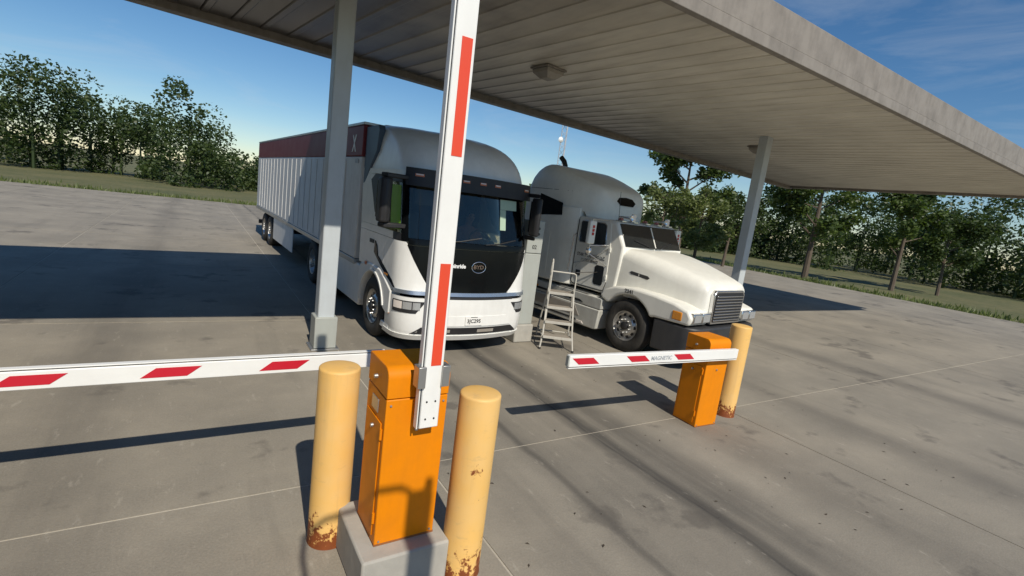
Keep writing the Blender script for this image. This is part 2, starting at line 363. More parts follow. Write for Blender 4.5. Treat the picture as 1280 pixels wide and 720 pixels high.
#==SETTING==
# ------------------------------------------------------------------ setting: ground, slabs
g = MB(); g.add([(-700, -300, -0.09), (900, -300, -0.09), (900, 1300, -0.09), (-700, 1300, -0.09)], [(0, 1, 2, 3)])
tag(g.build('ground', 'grass', smooth=0), kind='structure')
pv = MB(); pv.add([(-22.0, -12, -0.005), (34.0, -12, -0.005), (34.0, 40, -0.005), (-22.0, 40, -0.005)], [(0, 1, 2, 3)])
pavement = tag(pv.build('pavement', 'joint', smooth=0), kind='structure')
SLX, SLY, GAP = 4.6, 5.2, 0.018
slab_mesh = MB().box(GAP/2, SLX-GAP/2, GAP/2, SLY-GAP/2, -0.15, 0.0).mesh('concrete_slab', 'concrete', 0)
xs0, ys0 = 1.9-5*SLX, 3.97-3*SLY
for i in range(12):
    for j in range(10):
        o = bpy.data.objects.new('concrete_slab', slab_mesh); col.objects.link(o); o.parent = pavement
        o.location = (xs0+i*SLX, ys0+j*SLY, random.uniform(-0.0015, 0.0015))

# ------------------------------------------------------------------ canopy (roof over the lanes)
CZ = 5.0; CANG = math.atan(0.121)
def far_y(x): return 10.99+0.121*x
canopy = empty('canopy', (0, 0, 0))
tag(canopy, 'flat roof canopy over the lanes with dirty beige ceiling panels and gutter trim', 'canopy')
PW = 0.455; DEPTH = 7.20
# panels run across the canopy, each a shallow pan with turned-up edges, in the canopy's own rotated frame
c0 = Vector((0.0, 10.99, CZ)); ex = Vector((cos(CANG), sin(CANG), 0)); ey = Vector((-sin(CANG), cos(CANG), 0))
pan = MB(); pts = [(0.007, 0.05), (0.007, 0.008), (0.020, -0.012), (0.11, -0.012), (0.130, 0.0), (PW-0.035, 0.0), (PW-0.016, -0.008), (PW-0.007, 0.008), (PW-0.007, 0.05)]
pan.prism(pts, -1.0, 0.0, 'y')
NEAR_Y = 4.42
pan_mesh = pan.mesh('ceiling_panel', 'ceiling', 25)
NP0, NP1 = -30, 52
for i in range(NP0, NP1):
    o = bpy.data.objects.new('ceiling_panel', pan_mesh); col.objects.link(o); o.parent = canopy
    o.location = c0+ex*(i*PW)-ey*0.36; o.rotation_euler.z = CANG; o.scale.y = (o.location.y-NEAR_Y)/cos(CANG)
def cbox(name, mat, y0, y1, z0, z1, x0=NP0*PW-0.3, x1=NP1*PW+0.3, bev=0.01, parent=None):
    o = MB().box(x0, x1, y0, y1, z0, z1).build(name, mat, parent or canopy, bev=bev)
    o.location = c0; o.rotation_euler.z = CANG; return o
cbox('gutter', 'trim', -0.36, -0.10, -0.13, 0.055)
cbox('drip_edge', 'trim', -0.09, 0.02, -0.10, 0.05)
XA, XB = c0+ex*(NP0*PW-0.3), c0+ex*(NP1*PW+0.3)
MB().prism([(XA.x, NEAR_Y-0.14), (XB.x, NEAR_Y-0.14), (XB.x, XB.y), (XA.x, XA.y)], CZ+0.06, CZ+0.48, 'z').build('roof_deck', 'trim', canopy, bev=0.01)
MB().box(XA.x-0.05, XB.x+0.05, NEAR_Y-0.16, NEAR_Y-0.06, CZ-0.10, CZ+0.055).build('near_fascia', 'trim', canopy, bev=0.01)
MB().box(XA.x-0.02, XA.x+0.15, NEAR_Y-0.05, XA.y-0.4, CZ-0.10, CZ+0.055).build('side_fascia', 'trim', canopy, bev=0.01)
MB().box(XB.x-0.15, XB.x+0.02, NEAR_Y-0.05, XB.y-0.4, CZ-0.10, CZ+0.055).build('side_fascia', 'trim', canopy, bev=0.01)
# square canopy lamps
def canopy_lamp(x, y, label):
    r = empty('canopy_lamp', (x, y, CZ-0.010), CANG)
    MB().box(-0.24, 0.24, -0.24, 0.24, -0.035, -0.002).build('mounting_plate', 'trim', r, bev=0.008)
    MB().loft([[(-.21,-.21,-.036),(.21,-.21,-.036),(.21,.21,-.036),(-.21,.21,-.036)], [(-.20,-.20,-.10),(.20,-.20,-.10),(.20,.20,-.10),(-.20,.20,-.10)],
               [(-.10,-.10,-.19),(.10,-.10,-.19),(.10,.10,-.19),(-.10,.10,-.19)]]).build('lamp_housing', 'lamp_box', r, bev=0.012)
    tag(r, label, 'lamp', 'unlit canopy lamps')
canopy_lamp(5.41, 7.98, 'square grey lamp on the ceiling above the ladder, between the trucks')
canopy_lamp(13.6, 8.9, 'square grey lamp on the ceiling right of the far steel column')
# columns
def column(x, y, label):
    r = empty('canopy_column', (x, y, 0))
    MB().box(-0.12, 0.12, -0.12, 0.12, 0.02, CZ+0.05).build('post', 'column', r, bev=0.015)
    MB().box(-0.2, 0.2, -0.2, 0.2, 0.0, 0.025).build('base_plate', 'steel', r, bev=0.004)
    MB().box(-0.16, 0.16, -0.16, 0.16, 0.0255, 0.5).build('base_collar', 'grey_steel', r, bev=0.012)
    tag(r, label, 'column', 'canopy columns')
column(1.71, 7.6, 'pale grey steel column left of the raised barrier arm')
column(12.3, 7.9, 'pale grey steel column to the right of the white long-nose truck')
#==END SETTING==
# ------------------------------------------------------------------ barrier gates
def make_gate(loc, theta, arm_len, plinth_h, label, style, pivot_x=0.035, rz=0.0):
    r = empty('barrier_gate', loc, rz)
    H_ = plinth_h
    if H_ > 0.01: MB().box(-0.30, 0.27, -0.12, 0.52, 0.0, H_).build('plinth', 'plinth', r, bev=0.015)
    prof = [(0.0, 0.97), (0.0, 1.09)]
    for k in range(1, 7):
        a = pi-k*(pi/2)/6; prof.append((0.07+0.07*cos(a), 1.09+0.07*sin(a)))
    prof += [(0.37, 1.155), (0.37, 0.97)]
    cab = MB().prism([(y, z+H_+0.003) for y, z in [(0.002, 0.0), (0.002, 0.964), (0.368, 0.964), (0.368, 0.0)]], -0.198, 0.198).build('cabinet', 'orange', r, bev=0.006)
    MB().prism([(y, z+H_+0.003) for y, z in prof], -0.2, 0.2).build('hood', 'orange', r, bev=0.005)
    MB().box(-0.206, -0.1985, 0.05, 0.335, H_+0.05, H_+0.80).build('access_door', 'orange', cab, bev=0.003)
    MB().box(-0.205, -0.1985, 0.13, 0.25, H_+0.835, H_+0.92).build('rating_plate', 'steel', cab, bev=0.002)
    for zz in (0.14, 0.70):
        MB().lathe([(0.009, zz+H_), (0.009, zz+H_+0.07)], 10, 'z', (-0.2035, 0.040, 0)).build('hinge', 'orange', r)
    scr = MB()
    for xx in (-0.17, 0.17):
        for zz in (0.03, 0.93): scr.lathe([(0.0, -0.006), (0.007, -0.004), (0.008, 0.003)], 8, 'y', (xx, 0, H_+zz))
    tag(scr.build('screws', 'steel', r), kind='stuff')
    for yy, zz in ((0.20, 1.05), (0.19, 0.73)):
        MB().lathe([(0.0, -0.222), (0.013, -0.220), (0.015, -0.204), (0.015, -0.198)], 14, 'x', (0, yy, H_+zz)).build('lock', 'steel', r)
    MB().box(-0.199, 0.199, 0.0, 0.372, H_+0.0005, H_+0.014).build('base_flange', 'rust_edge', r)
    pz = H_+1.0
    # hub, then the boom in its own frame (along +z, turned about y)
    MB().lathe([(0.05, -0.045), (0.05, 0.01)], 20, 'y', (pivot_x, 0, pz)).build('hub', 'steel', r)
    MB().lathe([(0.0, -0.012), (0.012, -0.010), (0.014, 0.004)], 14, 'y', (pivot_x-0.03, 0, pz-0.235)).build('lock', 'steel', r)
    arm = MB().box(-0.060, 0.0625, -0.10, -0.045, -0.19, arm_len).build('boom_arm', 'arm_white', r, bev=0.006)
    arm.location = (pivot_x, 0, pz); arm.rotation_euler.y = theta
    MB().box(-0.068, -0.061, -0.088, -0.058, -0.18, arm_len-0.01).build('rubber_edge', 'matt_black', arm)
    MB().box(-0.077, -0.0685, -0.097, -0.05, -0.19, arm_len).build('edge_lip', 'arm_white', arm, bev=0.002)
    MB().box(-0.052, 0.055, -0.094, -0.051, arm_len+0.0005, arm_len+0.012).build('end_cap', 'grey_steel', arm)
    if style == 'raised':
        MB().prism([(-0.066, -0.112), (0.070, -0.112), (0.070, -0.03), (0.085, -0.03), (0.085, -0.125), (0.066, -0.125), (0.066, -0.106), (-0.060, -0.106)], 0, 1, 'z') if False else None
        for s_ in (-1, 1):
            MB().prism([(s_*0.060+0.001, -0.043), (s_*0.100, -0.043), (s_*0.100, -0.122), (s_*0.052, -0.122), (s_*0.052, -0.1015), (s_*0.080, -0.1015), (s_*0.080, -0.06), (s_*0.060+0.001, -0.06)], 0.075, 0.205, 'z').build('clamp', 'steel', arm, bev=0.003)
        for u0, u1 in ((0.205, 0.815), (1.415, 2.03), (2.62, 3.22)):
            MB().box(-0.020, 0.044, -0.1024, -0.1004, u0, u1).build('red_stripe', 'stripe_orange', arm)
        for xx in (-0.025, 0.03):
            for zz in (-0.13, -0.02):
                MB().lathe([(0.0, -0.106), (0.005, -0.105), (0.006, -0.1005)], 10, 'y', (xx, 0, zz)).build('bolt', 'matt_black', arm)
    else:
        u = arm_len-(0.03 if theta < 0 else 0.62)
        while u > 0.3:
            b_ = MB().prism([(-0.034, u-0.36), (0.034, u-0.27), (0.034, u), (-0.034, u-0.09)] if theta < 0 else [(-0.034, u), (0.034, u-0.09), (0.034, u-0.36), (-0.034, u-0.27)], -0.1024, -0.1004, 'y')
            b_.build('red_stripe', 'stripe_red', arm); u -= 0.73
        if theta < 0:
            mt = Matrix(((0, 1, 0), (0, 0, -1), (-1, 0, 0)))
            text('maker_lettering', 'MAGNETIC', 0.066, 'text_grey', (-0.004, -0.1024, arm_len-1.30), mt.to_euler(), arm, 0.001, 1.0, 'CENTER', 0.001)
    tag(r, label, 'barrier gate', 'boom barrier gates')
    return r
M['rust_edge'] = paint('rusty_edge', (0.30, 0.11, 0.03), 0.7, 0.6, (0.10, 0.04, 0.015), scale=20)
make_gate((1.188, 2.68, 0), radians(-0.7), 3.5, 0.30, 'orange barrier cabinet with its red and white arm raised upright, beside the yellow bollard', 'raised')
make_gate((5.65, 3.66, 0), -pi/2+radians(0.6), 2.475, 0.0, 'barrier gate with lowered red-striped arm in front of the white long-nose truck', 'low', rz=radians(-2.5))
make_gate((-2.6, 4.12, 0), pi/2, 4.0, 0.04, 'barrier gate whose lowered arm ends behind the cabinet of the raised arm', 'low')

def bollard(x, y, label, rz):
    b_ = MB().lathe([(0.0, 1.292), (0.06, 1.290), (0.115, 1.284), (0.128, 1.280), (0.1335, 1.274), (0.135, 1.265), (0.135, 0.6), (0.136, 0.02), (0.14, 0.0)], 48)
    o = b_.build('bollard', 'bollard', None, smooth=50, loc=(x, y, 0)); o.rotation_euler.z = rz
    tag(o, label, 'bollard', 'yellow bollards'); return o
bollard(1.595, 2.63, 'faded yellow round-topped bollard with rusty foot, right of the orange cabinet', 0.4)
bollard(0.86, 3.27, 'yellow bollard partly hidden behind the left side of the orange cabinet', 2.1)
bollard(6.32, 3.85, 'yellow bollard beside the barrier cabinet of the lowered striped arm', 4.0)

M['brick_tan'] = paint('brown_render', (0.17, 0.13, 0.10), 0.85, 0.3)
gh = empty('shade_building', (-5.6, 3.0, 0))  # unseen building added to keep sky light off the left truck's side
MB().box(-1.8, 1.8, -6.0, 6.2, 0.0, 3.6).build('wall', 'brick_tan', gh, bev=0.02)
MB().box(-2.2, 2.15, -6.4, 6.6, 3.602, 3.9).build('roof', 'trim', gh, bev=0.03)
for y_ in (-4.2, -1.6, 1.0, 3.6):
    wf = MB().box(1.79, 1.84, y_, y_+1.4, 1.1, 2.4).build('window', 'trim', gh, bev=0.01)
    MB().box(1.841, 1.85, y_+0.07, y_+1.33, 1.17, 2.33).build('pane', 'gloss_black', wf)
dr_ = MB().box(1.79, 1.845, 5.2, 6.1, 0.02, 2.1).build('door', 'bumper_dark', gh, bev=0.01)
MB().box(1.846, 1.89, 5.28, 5.40, 1.0, 1.04).build('handle', 'steel', dr_, bev=0.008)
tag(gh, 'added unseen low brown gatehouse with dark windows along the left lane', 'shade_building')

# unseen hooped post, added to cast the truck mirror's shadow on the cabinet
sp = empty('mirror_shadow_post', (0.885, -1.2, -0.30))
MB().box(-0.09, 0.085, -0.04, 0.04, 0.30, 4.60).build('post', 'grey_steel', sp, bev=0.03)
MB().lathe([(0.03, 4.59), (0.03, 4.67), (0.0, 4.68)], 14, 'z', (0.05, 0, 0)).build('cap', 'steel', sp)
MB().tube([(-0.05, 0, 4.52), (-0.08, 0, 4.62), (-0.14, 0, 4.66), (-0.30, 0, 4.67), (-0.52, 0, 4.66), (-0.62, 0, 4.60), (-0.65, 0, 4.4), (-0.63, 0, 3.8), (-0.5, 0, 3.7), (-0.08, 0, 3.68)], 0.018, 10).build('hoop', 'steel', sp)
MB().box(-0.16, 0.16, -0.16, 0.16, 0.30, 0.32).build('base_plate', 'steel', sp)
tag(sp, 'added unseen grey post with a hoop, in place of a truck mirror, shading the orange cabinet', 'post')

# pedestal between the trucks
pd = empty('equipment_pedestal', (5.22, 7.56, 0))
MB().box(-0.20, 0.20, -0.20, 0.20, 0.0, 0.34).build('concrete_base', 'plinth', pd, bev=0.02)
MB().box(-0.17, 0.17, -0.17, 0.17, 0.341, 1.66).build('lower_housing', 'grey_steel', pd, bev=0.012)
MB().box(-0.17, 0.17, -0.17, 0.17, 1.668, 2.26).build('upper_housing', 'grey_steel', pd, bev=0.012)
text('number', '02', 0.10, 'text_black', (0.0, -0.1725, 1.78), FRONT, pd, 0.001)
for z_ in (2.02, 2.12):
    MB().lathe([(0.0, -0.182), (0.025, -0.180), (0.026, -0.169)], 14, 'y', (0.05, 0, z_)).build('knob', 'matt_black', pd)
tag(pd, 'tall grey equipment pedestal on a concrete base between the two trucks', 'pedestal')

# rolling step ladder
ld = empty('step_ladder', (5.58, 6.80, 0), radians(-32))
LW = 0.235; NST = 4
for s_ in (-1, 1):
    MB().tube([(s_*(LW+0.065), 0.0, 0.02), (s_*(LW+0.03), 0.10, 0.28), (s_*LW, 0.46, 1.02), (s_*LW, 0.52, 1.06), (s_*LW, 0.60, 1.02), (s_*(LW+0.01), 0.66, 0.9), (s_*(LW+0.085), 0.92, 0.02)], 0.016, 10).build('side_frame', 'ladder', ld)
    hr = [(s_*LW, 0.32, 0.78), (s_*LW, 0.34, 1.50), (s_*LW, 0.38, 1.60), (s_*LW, 0.46, 1.64), (s_*LW, 0.66, 1.64), (s_*LW, 0.74, 1.58), (s_*LW, 0.76, 1.48), (s_*LW, 0.78, 0.06)]
    if s_ < 0: hr = [(s_*LW, 0.30, 0.30), (s_*LW, 0.31, 1.46), (s_*LW, 0.34, 1.56), (s_*LW, 0.40, 1.60), (s_*LW, 0.46, 1.56), (s_*LW, 0.49, 1.46), (s_*LW, 0.50, 1.0)]
    else: hr = [(-s_*LW, 0.42, 1.38), (0.1, 0.42, 1.38), (s_*LW-0.05, 0.42, 1.38), (s_*LW-0.01, 0.42, 1.36), (s_*LW, 0.42, 1.30), (s_*LW, 0.42, 1.0)]
    MB().tube(hr, 0.014, 10).build('handrail', 'ladder', ld)
    MB().tube([(s_*(LW+0.03), 0.10, 0.20), (s_*(LW+0.05), 0.86, 0.20)], 0.012, 8).build('brace', 'ladder', ld)
    MB().lathe([(0.0, -0.02), (0.03, -0.018), (0.03, 0.018), (0.0, 0.02)], 14, 'x', (s_*(LW+0.085), 0.92, 0.032)).build('castor', 'matt_black', ld)
    MB().lathe([(0.024, 0.0), (0.022, 0.035)], 12, 'z', (s_*(LW+0.065), 0.0, 0)).build('foot', 'matt_black', ld)
for k in range(NST):
    z_ = 0.25*(k+1); y_ = 0.02+0.125*k
    wd_ = LW+0.03-0.028*(z_-0.25)/0.75
    tr_ = MB().box(-wd_, wd_, y_, y_+(0.20 if k < 3 else 0.30), z_-0.012, z_).build('tread', 'ladder_tread', ld, bev=0.004)
    MB().box(-wd_-0.001, wd_+0.001, y_-0.008, y_-0.0005, z_-0.045, z_+0.004).build('nosing', 'ladder', tr_, bev=0.003)
MB().tube([(-LW-0.05, 0.88, 0.14), (LW+0.05, 0.88, 0.14)], 0.012, 8).build('cross_bar', 'ladder', ld)
tag(ld, 'cream four-step rolling ladder with handrail, standing beside the grey pedestal', 'ladder')
#==TRUCKS==
# ------------------------------------------------------------------ wheels
def wheel(parent, xo, y, z, side, R=0.51, W=0.29, steer=True, turn=0.0):
    """side -1: outer face looks to -x. Built about the wheel centre with the outer face at xo."""
    s = side
    def X(d): return -s*d        # d metres inboard of the outer face
    rim_r = R*0.575
    if steer:
        prof = [(rim_r, X(0.0)), (rim_r-0.012, X(0.004)), (rim_r-0.03, X(0.045)), (rim_r-0.07, X(0.062)), (0.165, X(0.022)), (0.10, X(0.018)), (0.0, X(0.018))]
    else:
        prof = [(rim_r, X(0.0)), (rim_r-0.012, X(0.004)), (rim_r-0.03, X(0.08)), (rim_r-0.06, X(0.15)), (0.17, X(0.16)), (0.13, X(0.14)), (0.12, X(0.03)), (0.10, X(0.015)), (0.0, X(0.012))]
    w_ = MB().lathe(prof, 40, 'x', caps=False).build('wheel', 'alu', parent, smooth=30)
    w_.location = (xo, y, z); w_.rotation_euler.z = turn
    t = [(rim_r-0.005, X(0.012)), (rim_r+0.02, X(-0.004)), (rim_r+0.06, X(-0.016)), (R-0.10, X(-0.022)), (R-0.045, X(-0.006)), (R-0.012, X(0.018)), (R, X(0.045)),
         (R-0.002, X(0.085)), (R-0.014, X(0.088)), (R-0.014, X(0.098)), (R-0.001, X(0.10)), (R, X(W/2-0.006)), (R-0.014, X(W/2-0.004)), (R-0.014, X(W/2+0.004)), (R, X(W/2+0.006)),
         (R-0.002, X(W-0.05)), (R-0.03, X(W-0.01)), (rim_r, X(W))]
    MB().lathe(t, 48, 'x', caps=False).build('tyre', 'rubber', w_, smooth=30)
    hb = MB()
    if steer: hb.lathe([(0.078, X(0.02)), (0.078, X(-0.03)), (0.055, X(-0.045)), (0.0, X(-0.048))], 20, 'x')
    else: hb.lathe([(0.07, X(0.02)), (0.07, X(-0.02)), (0.0, X(-0.025))], 20, 'x')
    hb.build('hub', 'matt_black' if steer else 'alu', w_)
    nuts = MB(); holes = MB(); nr = 0.128 if steer else 0.11
    for k in range(10):
        a = 2*pi*(k+0.5)/10
        nuts.lathe([(0.016, X(0.03)), (0.016, X(-0.022 if steer else 0.0)), (0.010, X(-0.03 if steer else -0.01)), (0.0, X(-0.03 if steer else -0.01))], 6, 'x', (0, nr*cos(a), nr*sin(a)))
        a = 2*pi*k/10; rr = rim_r-0.085
        d0 = 0.043 if steer else 0.148
        hh = MB()
        holes.lathe([(0.034, X(d0-0.004)), (0.0, X(d0-0.006))], 12, 'x', (0, rr*cos(a), rr*sin(a)))
    tag(nuts.build('lug_nuts', 'steel', w_), kind='stuff'); tag(holes.build('hand_holes', 'matt_black', w_), kind='stuff')
    return w_

# ------------------------------------------------------------------ the cab-over electric truck (faces -y)
HW1 = [(0.25, 1.13), (0.45, 1.18), (0.9, 1.19), (1.8, 1.18), (2.75, 1.14)]
Y01 = [(0.25, 0.09), (0.36, 0.02), (0.5, 0.0), (0.95, 0.02), (1.05, 0.05), (1.75, 0.10), (2.75, 0.30)]
def half_outline(s, hw, y0, r=0.38, bow=0.10):
    sg = -1 if s < 0 else 1; s = abs(s); xc = hw-r
    if s <= xc:
        x, y = s, y0+bow*(s/xc)**2; nx, ny = 2*bow*s/xc**2, -1.0
    elif s <= xc+r*pi/2:
        a = (s-xc)/r; a0 = 0.0
        x, y = xc+r*sin(a), y0+bow+r*(1-cos(a)); nx, ny = sin(a)+0.2*(1-a/(pi/2)), -cos(a)
    else:
        x, y = hw, y0+bow+r+(s-xc-r*pi/2); nx, ny = 1.0, 0.0
    l = sqrt(nx*nx+ny*ny)
    return sg*x, y, sg*nx/l, ny/l
def P1(s, z, off=0.0):
    x, y, nx, ny = half_outline(s, ip(HW1, z), ip(Y01, z))
    return (x+nx*off, y+ny*off, z)
def panel1(name, mat, parent, zs, s0, s1, ns, off=0.0, th=0.02, bev=0, smooth=40):
    f0 = s0 if callable(s0) else (lambda z: s0); f1 = s1 if callable(s1) else (lambda z: s1)
    outer = [[P1(s, z, off) for s in lin(f0(z), f1(z), ns)] for z in zs]
    inner = [[P1(s, z, off-th) for s in lin(f0(z), f1(z), ns)] for z in zs]
    return MB().slab(outer, inner).build(name, mat, parent, bev=bev, smooth=smooth)
def side_s(y): return y+0.77          # rough arc coordinate of a point y metres behind the nose, on the side

def make_electric(loc, rz, label):
    r = empty('cab_over_truck', loc, rz)
    lim = lambda z: ip([(1.03, 0.66), (1.12, 0.76), (1.3, 0.88), (1.5, 1.00), (1.74, 1.13)], z)
    body = None
    for sg in (-1, 1):
        a = lambda z, sg=sg: sg*(lim(z)+0.006); b = 1.80*sg
        panel1('corner_panel', 'white', r, lin(0.985, 1.74, 10), a, b, 16, 0.0, 0.03)
        panel1('upper_side', 'white', r, lin(1.746, 1.856, 3), 1.464*sg, 3.05*sg, 12, 0.0, 0.03)
        # the tall side panel over the wheel and the door
        MBs = panel1('side_panel', 'white', r, lin(1.15, 1.74, 3), 1.806*sg, 3.05*sg, 6, 0.0, 0.03)
        rl = lambda z: ip([(1.86, 2.00), (2.08, 2.36), (2.60, 2.60), (2.70, 2.38)], z)
        panel1('rear_quarter', 'white', r, [1.860, 2.0, 2.08, 2.3, 2.5, 2.60, 2.65, 2.70], lambda z, sg=sg: sg*(rl(z)+0.004), 3.05*sg, 6, 0.0, 0.03)
        panel1('roof_rail', 'white', r, lin(2.705, 2.79, 3), 1.15*sg, 3.05*sg, 14, 0.0, 0.03)
        panel1('window_pillar', 'gloss_black', r, lin(1.752, 2.70, 6), 1.10*sg, 1.22*sg, 5, 0.0, 0.03)
        panel1('side_window', 'dark_glass', r, lin(1.86, 2.60, 4), 1.224*sg, 1.98*sg, 10, -0.012, 0.008)
        panel1('window_surround', 'matt_black', r, lin(1.752, 1.857, 3), 1.224*sg, 1.46*sg, 6, 0.0, 0.03)
        panel1('window_surround', 'matt_black', r, lin(2.604, 2.70, 3), 1.224*sg, 1.98*sg, 9, 0.0, 0.03)
        panel1('window_surround', 'matt_black', r, [1.860, 2.0, 2.08, 2.3, 2.5, 2.60, 2.65, 2.70], 1.984*sg, lambda z, sg=sg: sg*rl(z), 4, 0.0, 0.03)
        # door seam and handle
        panel1('door_handle', 'matt_black', r, lin(1.56, 1.62, 2), 2.3*sg, 2.5*sg, 3, 0.014, 0.012)
        # fender over the wheel
        arc = [(1.38+0.60*cos(t), 0.50+0.60*sin(t)) for t in lin(radians(168), radians(-4), 16)]
        fen = [(0.50, 0.96), (0.52, 0.60), (0.62, 0.57)] + arc + [(2.10, 0.46), (2.14, 0.90), (2.04, 1.14), (1.55, 1.22), (1.05, 1.20), (0.80, 1.10)]
        MB().prism(fen, sg*1.03, sg*1.205).build('wheel_arch', 'white', r, bev=0.02)
        lip = MB(); n_ = len(arc)
        o_ = [(1.38+0.645*cos(t), 0.50+0.645*sin(t)) for t in lin(radians(165), radians(0), 16)]
        lip.prism([(1.38+0.603*cos(t), 0.50+0.603*sin(t)) for t in lin(radians(165), radians(0), 16)]+o_[::-1], sg*1.16, sg*1.222).build('arch_lip', 'white', r, bev=0.006)
        MB().box(min(sg*1.0, sg*1.02), max(sg*1.0, sg*1.02), 0.6, 2.0, 0.55, 1.2).build('wheel_well', 'chassis', r)
        # dark scoop between side panel and fender, with an amber repeater
        MB().prism([(0.40, 1.02), (0.72, 1.13), (1.02, 1.235), (1.42, 1.42), (1.40, 1.62), (1.30, 1.55), (1.22, 1.40), (0.80, 1.24), (0.52, 1.13)], sg*1.10, sg*1.197).build('air_scoop', 'gloss_black', r, bev=0.008)
        MB().box(min(sg*1.19, sg*1.20), max(sg*1.19, sg*1.20), 0.70, 0.86, 1.155, 1.185).build('turn_repeater', 'amber', r, bev=0.003)
        MB().box(min(sg*1.20, sg*1.214), max(sg*1.20, sg*1.214), 1.70, 1.79, 1.155, 1.215).build('side_marker', 'orange_marker', r, bev=0.006)
        # entry step behind the bumper
        MB().prism([(0.56, 0.30), (0.95, 0.30), (0.90, 0.40), (0.56, 0.40)], sg*0.95, sg*1.17).build('entry_step', 'white', r, bev=0.012)
        MB().box(min(sg*0.9, sg*1.12), max(sg*0.9, sg*1.12), 0.57, 0.86, 0.402, 0.412).build('step_tread', 'matt_black', r)
        MB().box(min(sg*0.86, sg*0.9), max(sg*0.86, sg*0.9), 0.5, 1.0, 0.42, 0.9).build('step_well', 'chassis', r)
        # headlight
        hl = panel1('headlight', 'matt_black', r, lin(0.69, 0.87, 4), lambda z, sg=sg: sg*ip([(0.69, 0.92), (0.87, 0.78)], z), lambda z, sg=sg: sg*1.32, 10, 0.010, 0.02)
        panel1('lens', 'lamp_glass', hl, lin(0.745, 0.855, 3), sg*0.86, sg*0.97, 5, 0.016, 0.006)
        panel1('lens', 'lamp_glass', hl, lin(0.745, 0.855, 3), sg*0.985, sg*1.12, 6, 0.016, 0.006)
        panel1('lens', 'pale_lens', hl, lin(0.745, 0.855, 3), sg*1.135, sg*1.29, 7, 0.016, 0.006)
        panel1('side_marker', 'orange_marker', r, lin(0.60, 0.66, 2), sg*1.44, sg*1.54, 3, 0.012, 0.015)
        # mirror on an arm
        mx, my, mw = (1.36, 0.30, 0.17) if sg < 0 else (1.06, 0.06, 0.11)
        mh = MB().prism([(sg*mx, my+0.05), (sg*(mx+mw*0.5), my), (sg*(mx+mw), my+0.05), (sg*(mx+mw), my+0.20), (sg*(mx+mw*0.7), my+0.24), (sg*mx, my+0.22)], 2.00, 2.64, 'z').build('mirror', 'matt_black', r, bev=0.03, seg=3)
        MB().box(min(sg*(mx+0.01), sg*(mx+mw-0.01)), max(sg*(mx+0.01), sg*(mx+mw-0.01)), my+0.243, my+0.247, 2.06, 2.58).build('mirror_glass', 'chrome', mh)
        MB().prism([(sg*1.08, 0.40), (sg*1.14, 0.58), (sg*(mx+mw*0.8), my+0.20), (sg*(mx+mw*0.5), my+0.06)], 1.925, 1.995, 'z').build('mirror_arm', 'matt_black', mh, bev=0.015)
        MB().prism([(sg*1.06, 0.44), (sg*1.12, 0.62), (sg*(mx+mw*0.8), my+0.20), (sg*(mx+mw*0.5), my+0.06)], 2.645, 2.71, 'z').build('mirror_arm', 'matt_black', mh, bev=0.015)
        wheel(r, sg*1.16, 1.38, 0.51, sg, turn=radians(0))
        for yy in (4.55, 5.85):
            wheel(r, sg*1.16, yy, 0.51, sg, steer=False, W=0.6)
        MB().prism([(2.12, 0.34), (3.85, 0.34), (3.85, 1.08), (2.12, 1.08)], sg*0.75, sg*1.17).build('battery_skirt', 'white', r, bev=0.03)
        # blue-grey extender that closes the gap to the trailer
        MB().prism([(1.74, 3.42), (1.80, 3.08), (2.05, 2.84), (2.32, 2.52), (2.42, 2.50), (2.43, 3.50), (1.80, 3.50)], sg*1.04, sg*1.150).build('gap_extender', 'extender', r, bev=0.02)
    # front faces
    panel1('front_panel', 'gloss_black', r, lin(1.035, 1.70, 10), lambda z: -lim(z), lambda z: lim(z), 26, 0.0, 0.03)
    panel1('cowl', 'gloss_black', r, lin(1.706, 1.80, 3), -1.095, 1.095, 22, -0.004, 0.04)
    panel1('windscreen', 'glass', r, lin(1.806, 2.60, 6), -1.095, 1.095, 24, -0.006, 0.008)
    for xx in (-0.55, 0.15):
        MB().tube([P1(xx, 1.80, 0.015), P1(xx+0.25, 1.825, 0.02), P1(xx+0.62, 1.90, 0.02)], 0.010, 6).build('wiper', 'matt_black', r)
    vis = panel1('sun_visor', 'matt_black', r, [2.575, 2.58, 2.70, 2.83, 2.835], -1.10, 1.10, 28, 0.10, 0.13, smooth=30)
    for xx, mm in ((-0.92, 'orange_marker'), (-0.25, 'orange_marker'), (0.03, 'orange_marker'), (0.30, 'orange_marker'), (0.92, 'orange_marker')):
        panel1('marker_lamp', mm, vis, lin(2.715, 2.755, 2), xx-0.055, xx+0.055, 3, 0.108, 0.01)
        panel1('lens', 'pale_lens', vis, lin(2.735, 2.752, 2), xx-0.045, xx+0.045, 3, 0.111, 0.003)
    panel1('trim_bar', 'bar', r, [0.975, 0.985, 1.02, 1.03], -1.30, 1.30, 30, 0.022, 0.04, smooth=30)
    panel1('trim_recess', 'matt_black', r, lin(0.925, 0.972, 2), -0.80, 0.80, 20, 0.004, 0.03)
    bp = panel1('bumper', 'white', r, [0.30, 0.315, 0.36, 0.42, 0.60, 0.80, 0.90, 0.922], -1.62, 1.62, 40, 0.0, 0.05, smooth=40)
    panel1('lower_lip', 'white', bp, [0.262, 0.275, 0.325, 0.345], -1.62, 1.62, 40, 0.028, 0.06, smooth=40)
    gr = panel1('lower_grille', 'matt_black', bp, lin(0.365, 0.475, 3), lambda z: -ip([(0.365, 0.98), (0.475, 0.82)], z), lambda z: ip([(0.365, 0.98), (0.475, 0.82)], z), 26, 0.006, 0.012)
    for xx in (-0.52, 0.28):
        panel1('vent', 'lamp_box', gr, lin(0.395, 0.445, 2), xx-0.16, xx+0.16, 6, 0.009, 0.004)
